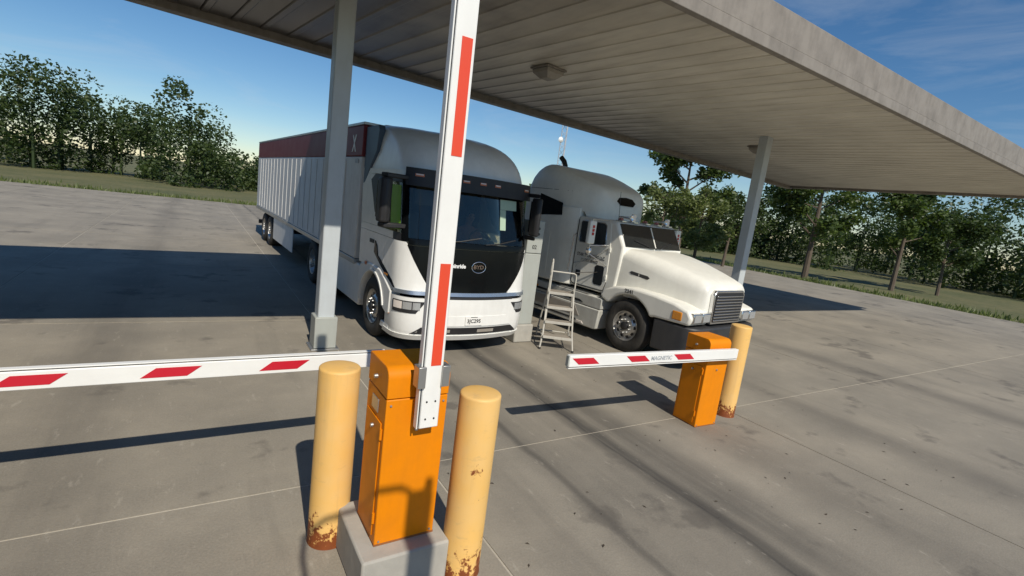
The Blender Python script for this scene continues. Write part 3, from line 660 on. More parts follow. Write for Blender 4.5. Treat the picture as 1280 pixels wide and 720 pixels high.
    panel1('bumper_insert', 'white', bp, lin(0.50, 0.66, 3), lambda z: -ip([(0.5, 0.80), (0.66, 0.68)], z), lambda z: ip([(0.5, 0.80), (0.66, 0.68)], z), 24, 0.006, 0.012)
    y_ = P1(0.02, 0.575)[1]-0.012
    pl = MB().box(-0.155, 0.155, y_-0.006, y_, 0.515, 0.665).build('licence_plate', 'paper', r, bev=0.003)
    pl.location.x = 0.03
    text('plate_number', '3JC295', 0.085, 'text_black', (0, y_-0.0075, 0.585), FRONT, pl, 0.0015)
    MB().box(-0.06, 0.06, y_-0.0072, y_-0.0062, 0.645, 0.655).build('plate_band', 'text_black', pl)
    # lettering and emblem on the black front
    y_ = P1(0.0, 1.44)[1]
    em = MB()
    for a0 in range(1):
        ring = [[(0.05+(0.125+dr*cos(t))*cos(u), y_-0.010+dr*sin(t), 1.44+(0.088+dr*cos(t))*sin(u)) for t in lin(0, 2*pi*7/8, 8)] for u in lin(0, 2*pi, 41) for dr in (0.007,)]
    em.loft(ring, caps=False); em.build('emblem', 'chrome', r)
    text('emblem_letters', 'BYD', 0.085, 'chrome', (0.05, y_-0.006, 1.44), FRONT, r, 0.002, 1.15)
    text('operator_lettering', 'einride', 0.085, 'text_white', (-0.30, y_+0.002, 1.445), FRONT, r, 0.0035, 1.0).rotation_euler.z = radians(-3)
    MB().box(-0.545, -0.47, y_+0.009, y_+0.03, 1.405, 1.485).build('logo_tile', 'text_white', r)
    MB().prism([(-0.53, 1.42), (-0.50, 1.42), (-0.49, 1.465), (-0.507, 1.44)], y_+0.005, y_+0.0085, 'y').build('logo_mark', 'text_black', r)
    # roof fairing
    rows = []
    for k in range(15):
        t = k/14*pi/2
        z = 2.77+0.80*sin(t); y0 = 0.34+1.75*(1-cos(t))**1.15; hw = 1.12-0.05*sin(t)-0.22*(1-cos(t))**2
        rr = min(0.38+0.25*sin(t), hw-0.05)
        row = []
        ysum = y0+0.10+rr
        smax = hw-rr+rr*pi/2
        for s in lin(-smax, smax, 41):
            x, y, _, _ = half_outline(s, hw, y0, rr, 0.10); row.append((x, min(y, 2.20), z))
        row = [(-hw, 2.21, z)]+row+[(hw, 2.21, z)]; rows.append(row)
    MB().loft(rows, caps=True, closed=True).build('roof_fairing', 'white', r, smooth=50)
    MB().box(-1.12, 1.12, 2.1, 2.27, 0.95, 2.77).build('rear_wall', 'white', r, bev=0.02)
    MB().box(-1.08, 1.08, 0.55, 2.0, 0.92, 0.99).build('cab_floor', 'interior', r)
    MB().box(-1.08, 1.08, 0.42, 2.0, 2.64, 2.70).build('headliner', 'interior', r)
    MB().box(-1.10, 1.10, 2.05, 2.095, 1.0, 2.64).build('bulkhead', 'interior', r)
    MB().prism([(0.48, 2.30), (0.50, 2.62), (0.58, 2.62), (0.56, 2.30)], -0.95, -0.2).build('sun_blind', 'seat', r, bev=0.01)
    # interior: dashboard, two seats, wheel, paper on the dash, stickers
    MB().prism([(0.42, 1.0), (0.40, 1.66), (0.55, 1.74), (0.80, 1.72), (0.95, 1.6), (0.85, 1.0)], -1.05, 1.05).build('dashboard', 'interior', r, bev=0.03)
    for xx in (-0.55, 0.55):
        st = MB().box(xx-0.25, xx+0.25, 1.15, 1.65, 1.25, 1.42).build('cab_seat', 'seat', r, bev=0.05)
        MB().prism([(1.55, 1.40), (1.70, 1.40), (1.86, 2.12), (1.74, 2.14)], xx-0.24, xx+0.24).build('backrest', 'seat', st, bev=0.05)
        MB().prism([(1.75, 2.16), (1.86, 2.15), (1.90, 2.36), (1.80, 2.37)], xx-0.13, xx+0.13).build('headrest', 'seat', st, bev=0.04)
    sw = [[(0.55+(0.21+0.016*cos(t))*cos(u), 1.0+0.3*(0.21+0.016*cos(t))*sin(u)+0.016*sin(t)*0.9, 1.76+0.9*(0.21+0.016*cos(t))*sin(u)) for t in lin(0, 2*pi*7/8, 8)] for u in lin(0, 2*pi, 25)]
    MB().loft(sw, caps=False).build('steering_wheel', 'matt_black', r)
    MB().add([(0.52, 0.44, 1.80), (0.80, 0.44, 1.80), (0.70, 0.62, 1.95), (0.44, 0.62, 1.95), (0.52, 0.435, 1.805), (0.80, 0.435, 1.805), (0.70, 0.615, 1.955), (0.44, 0.615, 1.955)],
             [(0,3,2,1),(4,5,6,7),(0,1,5,4),(1,2,6,5),(2,3,7,6),(3,0,4,7)]).build('paper_sheet', 'paper', r)
    panel1('windscreen_sticker', 'sticker', r, lin(2.38, 2.54, 3), 0.44, 0.80, 6, -0.002, 0.003)
    panel1('windscreen_sticker', 'sticker', r, lin(2.05, 2.376, 3), 0.44, 0.56, 4, -0.002, 0.003)
    panel1('window_green_patch', 'green', r, lin(1.90, 2.56, 3), -1.62, -1.26, 6, -0.010, 0.003)  # thin green sheet over the front of the left side window
    # chassis
    for sg in (-1, 1):
        MB().box(sg*0.42-0.05, sg*0.42+0.05, 0.6, 6.4, 0.72, 0.98).build('chassis_rail', 'chassis', r)
    MB().lathe([(0.08, -1.0), (0.08, 1.0)], 14, 'x', (0, 1.38, 0.51)).build('axle', 'chassis', r)
    for yy in (4.55, 5.85):
        MB().lathe([(0.10, -0.95), (0.10, 0.95)], 14, 'x', (0, yy, 0.51)).build('axle', 'chassis', r)
    MB().box(-0.45, 0.45, 4.7, 5.7, 0.985, 1.10).build('fifth_wheel', 'chassis', r, bev=0.02)
    MB().box(-0.9, 0.9, 0.35, 1.0, 0.40, 0.90).build('front_underbody', 'chassis', r)
    tag(r, label, 'truck'); return r

def make_trailer(loc, rz, label):
    r = empty('semi_trailer', loc, rz)
    L0, L1, ZB, ZT = 2.46, 15.6, 1.14, 3.53
    MB().box(-1.19, 1.19, L0, L1, ZB, 2.98).build('lower_body', 'trailer_white', r, bev=0.02)
    MB().box(-1.195, 1.195, L0-0.004, L1+0.004, 2.983, ZT).build('upper_body', 'red_trailer', r, bev=0.02)
    MB().box(-1.2, 1.2, L0-0.02, L1+0.02, ZT+0.002, ZT+0.05).build('top_rail', 'steel', r, bev=0.008)
    MB().box(-1.205, 1.205, L0-0.02, L1+0.02, ZB-0.10, ZB-0.002).build('bottom_rail', 'steel', r, bev=0.008)
    rib = MB().box(-1.208, -1.196, 0, 0.035, ZB+0.05, 2.93).mesh('side_rib', 'trailer_white', 0)
    for k in range(20):
        o = bpy.data.objects.new('side_rib', rib); col.objects.link(o); o.parent = r; o.location = (0.005, L0+0.95+k*0.6, 0)
    text('letter', 'X', 0.42, 'text_white', (-1.199, L0+0.50, 3.20), SIDE, r, 0.010, 0.75)
    MB().box(-1.2085, -1.19, L0+0.16, L0+0.34, 2.86, 2.93).build('side_badge', 'text_grey', r)
    for sg in (-1, 1):
        for yy in (L1-3.2, L1-1.95):
            wheel(r, sg*1.16, yy, 0.51, sg, steer=False, W=0.6)
        MB().box(min(sg*0.65, sg*0.77), max(sg*0.65, sg*0.77), L0+2.6+2.2, L0+2.72+2.2, 0.12, ZB-0.11).build('landing_leg', 'chassis', r)
        MB().box(min(sg*0.6, sg*0.82), max(sg*0.6, sg*0.82), L0+2.5+2.2, L0+2.82+2.2, 0.09, 0.118).build('landing_foot', 'chassis', r)
        MB().box(min(sg*1.15, sg*1.18), max(sg*1.15, sg*1.18), L0+5.8, L1-4.1, 0.35, ZB-0.11).build('side_skirt', 'trailer_white', r, bev=0.01)
    for yy in (L1-3.2, L1-1.95):
        MB().lathe([(0.07, -1.0), (0.07, 1.0)], 12, 'x', (0, yy, 0.51)).build('axle', 'chassis', r)
    MB().box(-1.1, 1.1, L1-0.12, L1-0.02, 0.45, 0.60).build('rear_guard', 'chassis', r)
    MB().box(-0.5, 0.5, L1-4, L1-1.2, 0.75, ZB-0.11).build('bogie', 'chassis', r)
    tag(r, label, 'trailer'); return r
T1 = (3.79, 6.80, 0); R1 = radians(1.6)
make_electric(T1, R1, 'white electric cab-over truck with black front panel, behind the raised barrier arm')
make_trailer(T1, R1, 'semi trailer with dark red upper side, behind the truck at the raised arm')
def make_driver():
    V = [(0, 1.45, 1.50), (0, 1.49, 1.68), (0, 1.50, 1.86), (0, 1.48, 1.97), (0, 1.46, 2.05), (0, 1.43, 2.13), (0, 1.43, 2.21), (0, 1.44, 2.26)]
    Rr = [0.15, 0.145, 0.15, 0.08, 0.055, 0.085, 0.09, 0.06]; Ed = [(i, i+1) for i in range(7)]
    def ad(p, r_, par): V.append(p); Rr.append(r_); Ed.append((par, len(V)-1)); return len(V)-1
    nose = ad((0, 1.335, 2.15), 0.018, 5)
    for sg in (-1, 1):
        sh = ad((sg*0.17, 1.49, 1.90), 0.075, 2); el = ad((sg*0.25, 1.26, 1.66), 0.046, sh); wr = ad((sg*0.18, 1.06, 1.76), 0.030, el); ha = ad((sg*0.165, 1.01, 1.79), 0.030, wr)
        for k in range(4):
            f = ad((sg*(0.185-0.02*k), 0.965, 1.80+0.012*(k-1.5)), 0.009, ha); ad((sg*(0.165-0.018*k), 0.955, 1.775+0.012*(k-1.5)), 0.008, f)
        ad((sg*0.135, 1.0, 1.80), 0.010, ha)
        hp = ad((sg*0.10, 1.38, 1.50), 0.095, 0); ad((sg*0.13, 1.0, 1.52), 0.075, hp)
    me = bpy.data.meshes.new('person'); me.from_pydata([(x+0.55, y, z) for x, y, z in V], Ed, [])
    o = bpy.data.objects.new('person', me); col.objects.link(o)
    o.modifiers.new('skin', 'SKIN'); sub = o.modifiers.new('sub', 'SUBSURF'); sub.levels = 2; sub.render_levels = 2
    if not me.skin_vertices: me.attributes.new('skin', 'FLOAT_VECTOR', 'POINT') if False else None
    bpy.context.view_layer.objects.active = o
    sv = me.skin_vertices[0].data if me.skin_vertices else None
    if sv is None:
        bpy.ops.mesh.customdata_skin_add(); sv = me.skin_vertices[0].data
    for q, r_ in zip(sv, Rr): q.radius = (r_, r_)
    sv[0].use_root = True
    me.materials.append(M['skin_tone'])
    o.location = T1; o.rotation_euler.z = R1
    sh_ = MB().loft([[(0.55+a*cos(u), 1.49+b*sin(u), z) for u in lin(0, 2*pi*15/16, 16)] for z, a, b in ((1.42, 0.19, 0.17), (1.6, 0.185, 0.165), (1.8, 0.215, 0.165), (1.92, 0.225, 0.13), (1.97, 0.15, 0.10), (2.0, 0.085, 0.085))])
    for sg in (-1, 1): sh_.tube([(0.55+sg*0.15, 1.49, 1.90), (0.55+sg*0.20, 1.42, 1.82), (0.55+sg*0.24, 1.30, 1.70)], [0.095, 0.085, 0.070], 12)
    sh_.build('shirt', 'shirt', o, smooth=60)
    MB().lathe([(0.0, 2.325), (0.06, 2.31), (0.095, 2.26), (0.103, 2.20), (0.098, 2.17)], 18, 'z', (0.55, 1.455, 0)).build('hair', 'matt_black', o, smooth=60)
    for sg in (-1, 1): MB().lathe([(0.0, -0.012), (0.011, -0.004), (0.012, 0.006)], 10, 'y', (0.55+sg*0.033, 1.345, 2.185)).build('eye', 'matt_black', o)
    tag(o, 'driver in a faded red shirt seated behind the windscreen of the electric truck', 'person')
M['skin_tone'] = plain('skin', (0.48, 0.27, 0.19), 0.55); M['shirt'] = plain('faded_red_shirt', (0.50, 0.22, 0.21), 0.85)
make_driver()
#==TRUCK2==
# ------------------------------------------------------------------ the long-nose sleeper truck (faces -y)
def rrect(hw, z0, z1, rt, rb=0.04, n=6):
    pts = []
    for cx, cz, r_, a0 in ((hw-rb, z0+rb, rb, -pi/2), (hw-rt, z1-rt, rt, 0), (-hw+rt, z1-rt, rt, pi/2), (-hw+rb, z0+rb, rb, pi)):
        for k in range(n+1):
            a = a0+k*(pi/2)/n; pts.append((cx+r_*cos(a), cz+r_*sin(a)))
    return pts
def ylot(rows):
    return MB().loft([[(x, y, z) for x, z in rrect(*a)] for y, a in rows])

def make_longnose(loc, rz, label):
    r = empty('long_nose_truck', loc, rz)
    CAPW = [(2.66, 0.42), (2.70, 0.58), (2.78, 0.72), (2.92, 0.85), (3.10, 0.96), (3.35, 1.07), (3.70, 1.14), (4.05, 1.15), (4.35, 1.15), (4.58, 1.14), (4.74, 1.09)]
    sl = ylot([(3.06, (0.99, 0.95, 2.60, 0.02)), (3.12, (1.04, 0.95, 2.60, 0.02)), (3.20, (1.09, 0.95, 2.60, 0.02)), (3.32, (1.13, 0.95, 2.60, 0.02)), (3.5, (1.15, 0.95, 2.60, 0.02)),
               (4.35, (1.15, 0.95, 2.60, 0.02)), (4.58, (1.14, 0.96, 2.60, 0.02)), (4.74, (1.09, 0.99, 2.60, 0.02))]).build('sleeper', 'cream', r, smooth=30)
    tops = [2.72, 2.88, 3.02, 3.11, 3.18, 3.26, 3.38, 3.48, 3.50, 3.38, 3.06]; rads = [0.06, 0.12, 0.18, 0.24, 0.28, 0.31, 0.34, 0.36, 0.40, 0.45, 0.40]
    ctl = [(y, h, t, q) for (y, h), t, q in zip(CAPW, tops, rads)]
    def cat(u):
        i = min(int(u), len(ctl)-2); f = u-i; p = [ctl[max(0, min(len(ctl)-1, i+d))] for d in (-1, 0, 1, 2)]
        return [0.5*(2*b+(c-a)*f+(2*a-5*b+4*c-d)*f*f+(3*b-a-3*c+d)*f**3) for a, b, c, d in zip(*p)]
    rf = ylot([(y, (h+0.0015, 2.438 if y < 3.0 else 2.535, t, q, 0.003)) for y, h, t, q in (cat(u) for u in lin(0, len(ctl)-1, 41))]).build('roof_cap', 'cream', r, smooth=45)
    MB().prism([(1.84, 0.96), (3.055, 0.96), (3.055, 2.435), (2.12, 2.435), (2.02, 2.41), (1.76, 1.95), (1.78, 1.6)], -0.985, 0.985).build('cab', 'cream', r, bev=0.05, seg=3)
    # seam line and details of the sleeper
    for sg in (-1, 1):
        MB().tube([(sg*(ip(CAPW, y)+0.001), y, 2.93) for y in lin(3.20, 4.56, 14)], 0.006, 5).build('body_seam', 'matt_black', rf)
        MB().prism([(3.42, 2.40), (4.22, 2.34), (4.19, 2.82), (3.44, 2.66)], sg*1.146, sg*1.159).build('sleeper_window', 'gloss_black', sl, bev=0.004)
        MB().prism([(3.70, 1.10), (4.24, 1.10), (4.24, 1.98), (4.18, 2.04), (3.76, 2.04), (3.70, 1.98)], sg*1.145, sg*1.158).build('luggage_door', 'cream', sl, bev=0.004)
        # door
        dr = MB().prism([(2.12, 1.02), (2.98, 1.02), (3.02, 1.06), (3.02, 2.36), (2.98, 2.40), (2.20, 2.40), (2.14, 2.36), (2.08, 1.90), (2.06, 1.2)], sg*0.980, sg*0.996).build('door', 'cream', r, bev=0.006)
        MB().prism([(2.20, 1.90), (2.92, 1.90), (2.95, 1.94), (2.95, 2.31), (2.91, 2.35), (2.30, 2.35), (2.24, 2.31)], sg*0.992, sg*1.002).build('door_window', 'dark_pane', dr, bev=0.003)
        MB().prism([(2.18, 1.10), (2.36, 1.10), (2.40, 1.14), (2.40, 1.46), (2.36, 1.50), (2.18, 1.50), (2.15, 1.46), (2.15, 1.14)], sg*0.992, sg*1.001).build('peep_window', 'dark_pane', dr, bev=0.003)
        MB().box(min(sg*0.99, sg*1.006), max(sg*0.99, sg*1.006), 2.78, 2.92, 1.20, 1.31).build('door_handle', 'matt_black', dr, bev=0.008)
        frame = [(2.20, 1.90), (2.92, 1.90), (2.95, 1.94), (2.95, 2.31), (2.91, 2.35), (2.30, 2.35), (2.24, 2.31), (2.20, 1.90)]
        MB().tube([(sg*1.0, a, b) for a, b in frame], 0.012, 6).build('window_frame', 'chrome', dr)
        seam = [(2.06, 1.2), (2.10, 1.03), (2.16, 1.0), (2.98, 1.0), (3.03, 1.05), (3.035, 2.36)]
        MB().tube([(sg*0.988, a, b) for a, b in seam], 0.008, 6).build('door_seal', 'matt_black', dr)
        MB().tube([(sg*0.99, 3.10, 1.22), (sg*1.10, 3.06, 1.26), (sg*1.10, 3.04, 1.6), (sg*1.10, 3.02, 2.02), (sg*0.99, 3.06, 2.06)], 0.014, 8).build('grab_handle', 'chrome', r)
        # mirror and its stays
        mi = MB().prism([(sg*1.34, 2.20), (sg*1.53, 2.20), (sg*1.53, 2.28), (sg*1.34, 2.28)], 1.93, 2.38, 'z').build('mirror', 'cream', r, bev=0.025, seg=3)
        MB().box(min(sg*1.355, sg*1.515), max(sg*1.355, sg*1.515), 2.281, 2.286, 1.96, 2.35).build('mirror_glass', 'chrome', mi)
        for z0 in (2.10, 2.17, 2.24):
            MB().box(min(sg*1.40, sg*1.46), max(sg*1.40, sg*1.46), 2.192, 2.1995, z0, z0+0.055).build('reflector', 'red_lens', mi, bev=0.004)
        MB().lathe([(0.0, -0.05), (0.05, -0.03), (0.075, 0.02), (0.07, 0.03), (0.0, 0.03)], 16, 'y', (sg*1.42, 2.24, 1.80)).build('convex_mirror', 'chrome', mi)
        for pth in ([(sg*1.43, 2.24, 2.42), (sg*1.43, 2.24, 1.70)], [(sg*1.43, 2.24, 1.90), (sg*0.995, 2.14, 1.93)], [(sg*1.43, 2.24, 1.72), (sg*0.995, 2.95, 1.36)],
                    [(sg*1.43, 2.24, 1.74), (sg*0.995, 2.10, 1.52)], [(sg*0.996, 2.10, 1.88), (sg*1.06, 2.6, 1.55), (sg*0.996, 3.0, 1.44)], [(sg*0.996, 2.96, 1.22), (sg*1.05, 2.6, 1.30), (sg*0.996, 2.3, 1.36)], [(sg*1.43, 2.24, 2.40), (sg*0.99, 2.2, 2.42)]):
            MB().tube(pth, 0.009, 7).build('stay', 'chrome', mi)
        # fender
        arc = [(1.34+0.60*cos(t), 0.50+0.60*sin(t)) for t in lin(radians(35), radians(150), 14)]
        MB().prism([(2.05, 0.98), (1.98, 0.90)]+arc+[(0.74, 0.83), (0.02, 0.85), (-0.02, 0.98), (0.06, 1.10), (0.35, 1.18), (0.8, 1.23), (1.3, 1.25), (1.7, 1.20), (1.95, 1.10)], sg*0.55, sg*1.135).build('fender', 'cream', r, bev=0.045, seg=3)
        MB().box(min(sg*0.5, sg*0.53), max(sg*0.5, sg*0.53), 0.55, 2.05, 0.40, 1.20).build('wheel_well', 'chassis', r)
        MB().box(min(sg*1.10, sg*1.146), max(sg*1.10, sg*1.146), 0.16, 0.36, 0.90, 1.06).build('turn_lamp', 'amber', r, bev=0.02)
        HV = [(1.12, 1.46), (1.16, 1.43), (1.52, 1.47), (1.56, 1.505), (1.52, 1.53), (1.16, 1.495)]
        MB().loft([[(sg*0.80, y, z) for y, z in HV], [(sg*(ip([(0.95, 0.86), (1.35, 0.915), (1.75, 0.945)], y)+0.006), y, z) for y, z in HV]]).build('hood_vent', 'bumper_dark', r)
        # headlights
        for x0 in (0.56, 0.83):
            hb = MB().box(min(sg*x0, sg*(x0+0.25)), max(sg*x0, sg*(x0+0.25)), -0.035, 0.06, 0.90, 1.07).build('headlight', 'chrome', r, bev=0.012)
            MB().box(min(sg*(x0+0.02), sg*(x0+0.23)), max(sg*(x0+0.02), sg*(x0+0.23)), -0.042, -0.036, 0.92, 1.05).build('lens', 'lamp_glass', hb, bev=0.002)
        # steps and side fairing
        MB().prism([(2.02, 0.24), (2.10, 0.225), (4.85, 0.225), (4.85, 0.64), (1.98, 0.64)], sg*0.70, sg*1.14).build('lower_fairing', 'fairing_grey', r, bev=0.02)
        MB().prism([(1.975, 0.652), (4.85, 0.652), (4.85, 0.88), (2.02, 0.88), (1.955, 0.86)], sg*0.70, sg*1.13).build('upper_fairing', 'fairing_grey', r, bev=0.015)
        MB().prism([(2.50, 0.40), (2.66, 0.60), (4.4, 0.60), (4.4, 0.40)], sg*1.13, sg*1.146).build('fairing_inset', 'lamp_box', r, bev=0.004)
        MB().prism([(2.56, 0.30), (2.62, 0.335), (4.4, 0.335), (4.4, 0.30)], sg*1.13, sg*1.146).build('step_slot', 'matt_black', r)
        MB().prism([(2.45, 0.70), (2.55, 0.745), (4.5, 0.745), (4.5, 0.70)], sg*1.12, sg*1.136).build('step_slot', 'matt_black', r)
        MB().box(min(sg*0.99, sg*1.12), max(sg*0.99, sg*1.12), 2.35, 3.3, 0.8825, 0.895).build('step_plate', 'steel', r, bev=0.003)
        MB().prism([(2.36, 0.26), (2.58, 0.26), (2.56, 0.31), (2.40, 0.31)], sg*1.12, sg*1.15).build('step_lamp', 'pale_lens', r, bev=0.006)
        wheel(r, sg*1.10, 1.34, 0.50, sg, R=0.50, W=0.28)
        for yy in (5.75, 7.05): wheel(r, sg*1.14, yy, 0.50, sg, R=0.50, W=0.6, steer=False)
        MB().box(sg*0.42-0.05, sg*0.42+0.05, 0.3, 7.7, 0.66, 0.92).build('chassis_rail', 'chassis', r)
        # windscreen halves, flat panes in a shallow V
        ws = MB(); x0, x1 = sg*0.015, sg*0.925
        q = [(x0, 1.74, 1.955), (x1, 1.775, 1.955), (x1*0.98, 2.01, 2.385), (x0, 1.975, 2.385)]
        n_ = Vector((0, -0.88, 0.46)); ws.add([tuple(Vector(p)+n_*0.022) for p in q]+[tuple(Vector(p)-n_*0.02) for p in q], [(0,1,2,3),(7,6,5,4),(0,4,5,1),(1,5,6,2),(2,6,7,3),(3,7,4,0)])
        ws.build('windscreen', 'dark_pane', r, bev=0.004)
        MB().tube([(sg*0.15, 1.72, 1.97), (sg*0.30, 1.74, 2.02), (sg*0.62, 1.80, 2.10)], 0.009, 6).build('wiper', 'matt_black', r)
    MB().tube([(0, 1.735, 1.98), (0, 1.94, 2.37)], 0.014, 6).build('windscreen_divider', 'cream', r)
    # hood
    ylot([(1.90, (0.95, 1.0, 1.935, 0.16)), (1.75, (0.945, 1.0, 1.935, 0.20)), (1.35, (0.915, 1.0, 1.90, 0.26)), (0.95, (0.86, 1.0, 1.83, 0.28)), (0.55, (0.79, 0.95, 1.73, 0.28)), (0.25, (0.73, 0.9, 1.64, 0.24)), (0.10, (0.70, 0.9, 1.57, 0.18)), (0.06, (0.66, 0.92, 1.51, 0.12))]).build('hood', 'cream', r, smooth=40)
    gf = MB().prism([(-0.50, 0.86), (0.50, 0.86), (0.53, 1.40), (0.46, 1.47), (-0.46, 1.47), (-0.53, 1.40)], -0.02, 0.058, 'y').build('grille_surround', 'chrome', r, bev=0.012)
    MB().prism([(-0.46, 0.90), (0.46, 0.90), (0.48, 1.38), (0.43, 1.43), (-0.43, 1.43), (-0.48, 1.38)], -0.028, -0.021, 'y').build('grille', 'matt_black', gf)
    for k in range(9):
        MB().box(-0.46, 0.46, -0.040, -0.0285, 0.92+k*0.054, 0.942+k*0.054).build('grille_slat', 'chrome', gf, bev=0.003)
    MB().prism([(-1.125, 0.72), (-1.125, 0.14), (-1.06, 0.0), (-0.9, -0.10), (0.9, -0.10), (1.06, 0.0), (1.125, 0.14), (1.125, 0.72), (1.0, 0.72), (1.0, 0.30), (-1.0, 0.30), (-1.0, 0.72)], 0.28, 0.82, 'z').build('bumper', 'bumper_dark', r, bev=0.03)
    wpts = [(-0.31, 2.84), (-0.20, 2.76), (0.20, 2.76), (0.31, 2.84), (0.22, 2.92), (0.0, 2.94), (-0.22, 2.92)]
    MB().loft([[(x, 2.85, z) for x, z in wpts], [(x, 2.600+max(0, z-2.70)*0.42+abs(x)*0.06, z) for x, z in wpts]]).build('roof_window', 'gloss_black', rf)
    # roof lamps, horns
    for x_, mm in ((-0.78, 'rose_lens'), (-0.40, 'rose_lens'), (0.0, 'rose_lens'), (0.40, 'rose_lens'), (0.78, 'rose_lens')):
        lb = MB().prism([(2.05, 2.455), (2.15, 2.455), (2.15, 2.485), (2.09, 2.505)], x_-0.04, x_+0.04).build('marker_lamp', mm, r, bev=0.008)
        MB().box(x_-0.065, x_+0.065, 2.01, 2.19, 2.425, 2.4545).build('lamp_base', 'chrome', lb, bev=0.004)
    for x_ in (-0.58, 0.58):
        MB().lathe([(0.02, 0.0), (0.022, -0.20), (0.03, -0.28), (0.055, -0.33), (0.0, -0.31)], 14, 'y', (x_, 2.33, 2.52)).build('air_horn', 'chrome', r)
        fr = MB().box(x_+0.07, x_+0.19, 2.04, 2.08, 2.436, 2.60).build('work_lamp', 'chrome', r, bev=0.01)
        MB().box(x_+0.085, x_+0.175, 2.034, 2.0395, 2.47, 2.585).build('lens', 'pale_lens', fr)
    # exhaust stack behind the sleeper
    MB().tube([(0.28, 5.05, 0.9), (0.28, 5.05, 3.3), (0.28, 5.05, 3.62), (0.27, 5.10, 3.72), (0.24, 5.20, 3.82)], [0.07, 0.07, 0.065, 0.065, 0.06], 14).build('exhaust_stack', 'matt_black', r)
    MB().box(-0.42, 0.42, 5.9, 6.9, 0.925, 1.06).build('fifth_wheel', 'chassis', r, bev=0.02)
    for yy in (1.34, 5.75, 7.05): MB().lathe([(0.08, -0.95), (0.08, 0.95)], 12, 'x', (0, yy, 0.50)).build('axle', 'chassis', r)
    MB().box(-0.52, 0.52, 0.3, 1.9, 0.45, 0.95).build('engine_underside', 'chassis', r)
    for sg in (-1, 1):
        MB().tube([(sg*0.955, 1.80, 1.86), (sg*0.965, 1.82, 1.6), (sg*0.955, 1.86, 1.30), (sg*0.93, 1.90, 1.20)], 0.007, 6).build('hood_seam', 'matt_black', r)
        for z_ in (1.25, 1.80): MB().box(min(sg*0.985, sg*1.012), max(sg*0.985, sg*1.012), 2.055, 2.10, z_, z_+0.09).build('hinge', 'cream', r, bev=0.006)
        MB().lathe([(0.0, -0.112), (0.05, -0.110), (0.062, -0.10), (0.062, -0.08)], 18, 'y', (sg*0.72, 0, 0.52)).build('fog_lamp', 'lamp_glass', r)
        MB().tube([(sg*0.45, -0.10, 0.42), (sg*0.45, -0.16, 0.42), (sg*0.45, -0.16, 0.50), (sg*0.45, -0.10, 0.50)], 0.014, 8).build('tow_hook', 'steel', r)
        MB().lathe([(0.0, -1.148*1), (0.02, -1.147), (0.022, -1.130)] if sg < 0 else [(0.022, 1.130), (0.02, 1.147), (0.0, 1.148)], 12, 'x', (0, 3.9, 0.77)).build('side_marker', 'amber', r)
        MB().tube([(sg*0.95, 2.02, 2.44), (sg*0.97, 2.06, 3.0)], 0.005, 5).build('aerial', 'matt_black', r)
        rv = MB()
        for k in range(9): rv.lathe([(0.009, 0.0), (0.0, 0.006)], 6, 'x', (sg*1.151, 3.50+k*0.1, 2.22))
        for k in range(12): rv.lathe([(0.009, 0.0), (0.0, 0.006)], 6, 'x', (sg*1.151, 3.70, 1.05+k*0.115))
        tag(rv.build('rivets', 'cream', r), kind='stuff')
    MB().box(-0.15, 0.15, -0.108, -0.101, 0.36, 0.50).build('licence_plate', 'paper', r, bev=0.003)
    # lettering on the door and fender
    text('company_lettering', 'STAR TRUCKING LLC', 0.098, 'text_black', (-0.9985, 2.56, 1.645), SIDE, r, 0.001, 0.82)
    text('number_lettering', 'US DOT 804622', 0.085, 'text_black', (-0.9985, 2.58, 1.545), SIDE, r, 0.0, 0.8)
    text('unit_number', '2341', 0.105, 'text_black', (-1.1375, 1.34, 1.165), SIDE, r, 0.001, 1.0)
    tag(r, label, 'truck'); return r
M['dark_pane'] = paint('dark_window_pane', (0.012, 0.015, 0.017), 0.13, 0.05, coat=0.4, bmp=0)
T2 = (8.21, 5.36, 0)
make_longnose(T2, radians(6.0), 'white long-nose sleeper truck beside the cream ladder')
#==BACKGROUND==
# ------------------------------------------------------------------ lattice mast
mz = empty('lattice_mast', (45.0, 60.0, 0))
MW = 0.5; MH = 21.0
legs = [(MW*cos(a), MW*sin(a)) for a in (0.3, 0.3+2*pi/3, 0.3+4*pi/3)]
for x_, y_ in legs: MB().tube([(x_, y_, -0.1), (x_*0.9, y_*0.9, MH)], 0.06, 6).build('leg', 'mast', mz)
br = MB(); k = 0; z_ = 0.3
while z_ < MH-1:
    for a in range(3):
        p, q = legs[a], legs[(a+1) % 3]
        br.tube([(p[0], p[1], z_), (q[0], q[1], z_+0.9)] if k % 2 else [(q[0], q[1], z_), (p[0], p[1], z_+0.9)], 0.03, 4)
    z_ += 0.9; k += 1
tag(br.build('bracing', 'mast', mz), kind='stuff')
MB().lathe([(0.0, -0.2), (0.3, -0.12), (0.42, 0.0), (0.40, 0.02), (0.0, 0.05)], 18, 'y', (-0.95, -0.5, 12.3)).build('dish', 'arm_white', mz)
MB().tube([(-0.9, -0.4, 12.3), (-0.2, 0.3, 12.3)], 0.05, 6).build('dish_bracket', 'mast', mz)
tag(mz, 'thin grey lattice radio mast in the distance, above the white sleeper roof', 'mast')

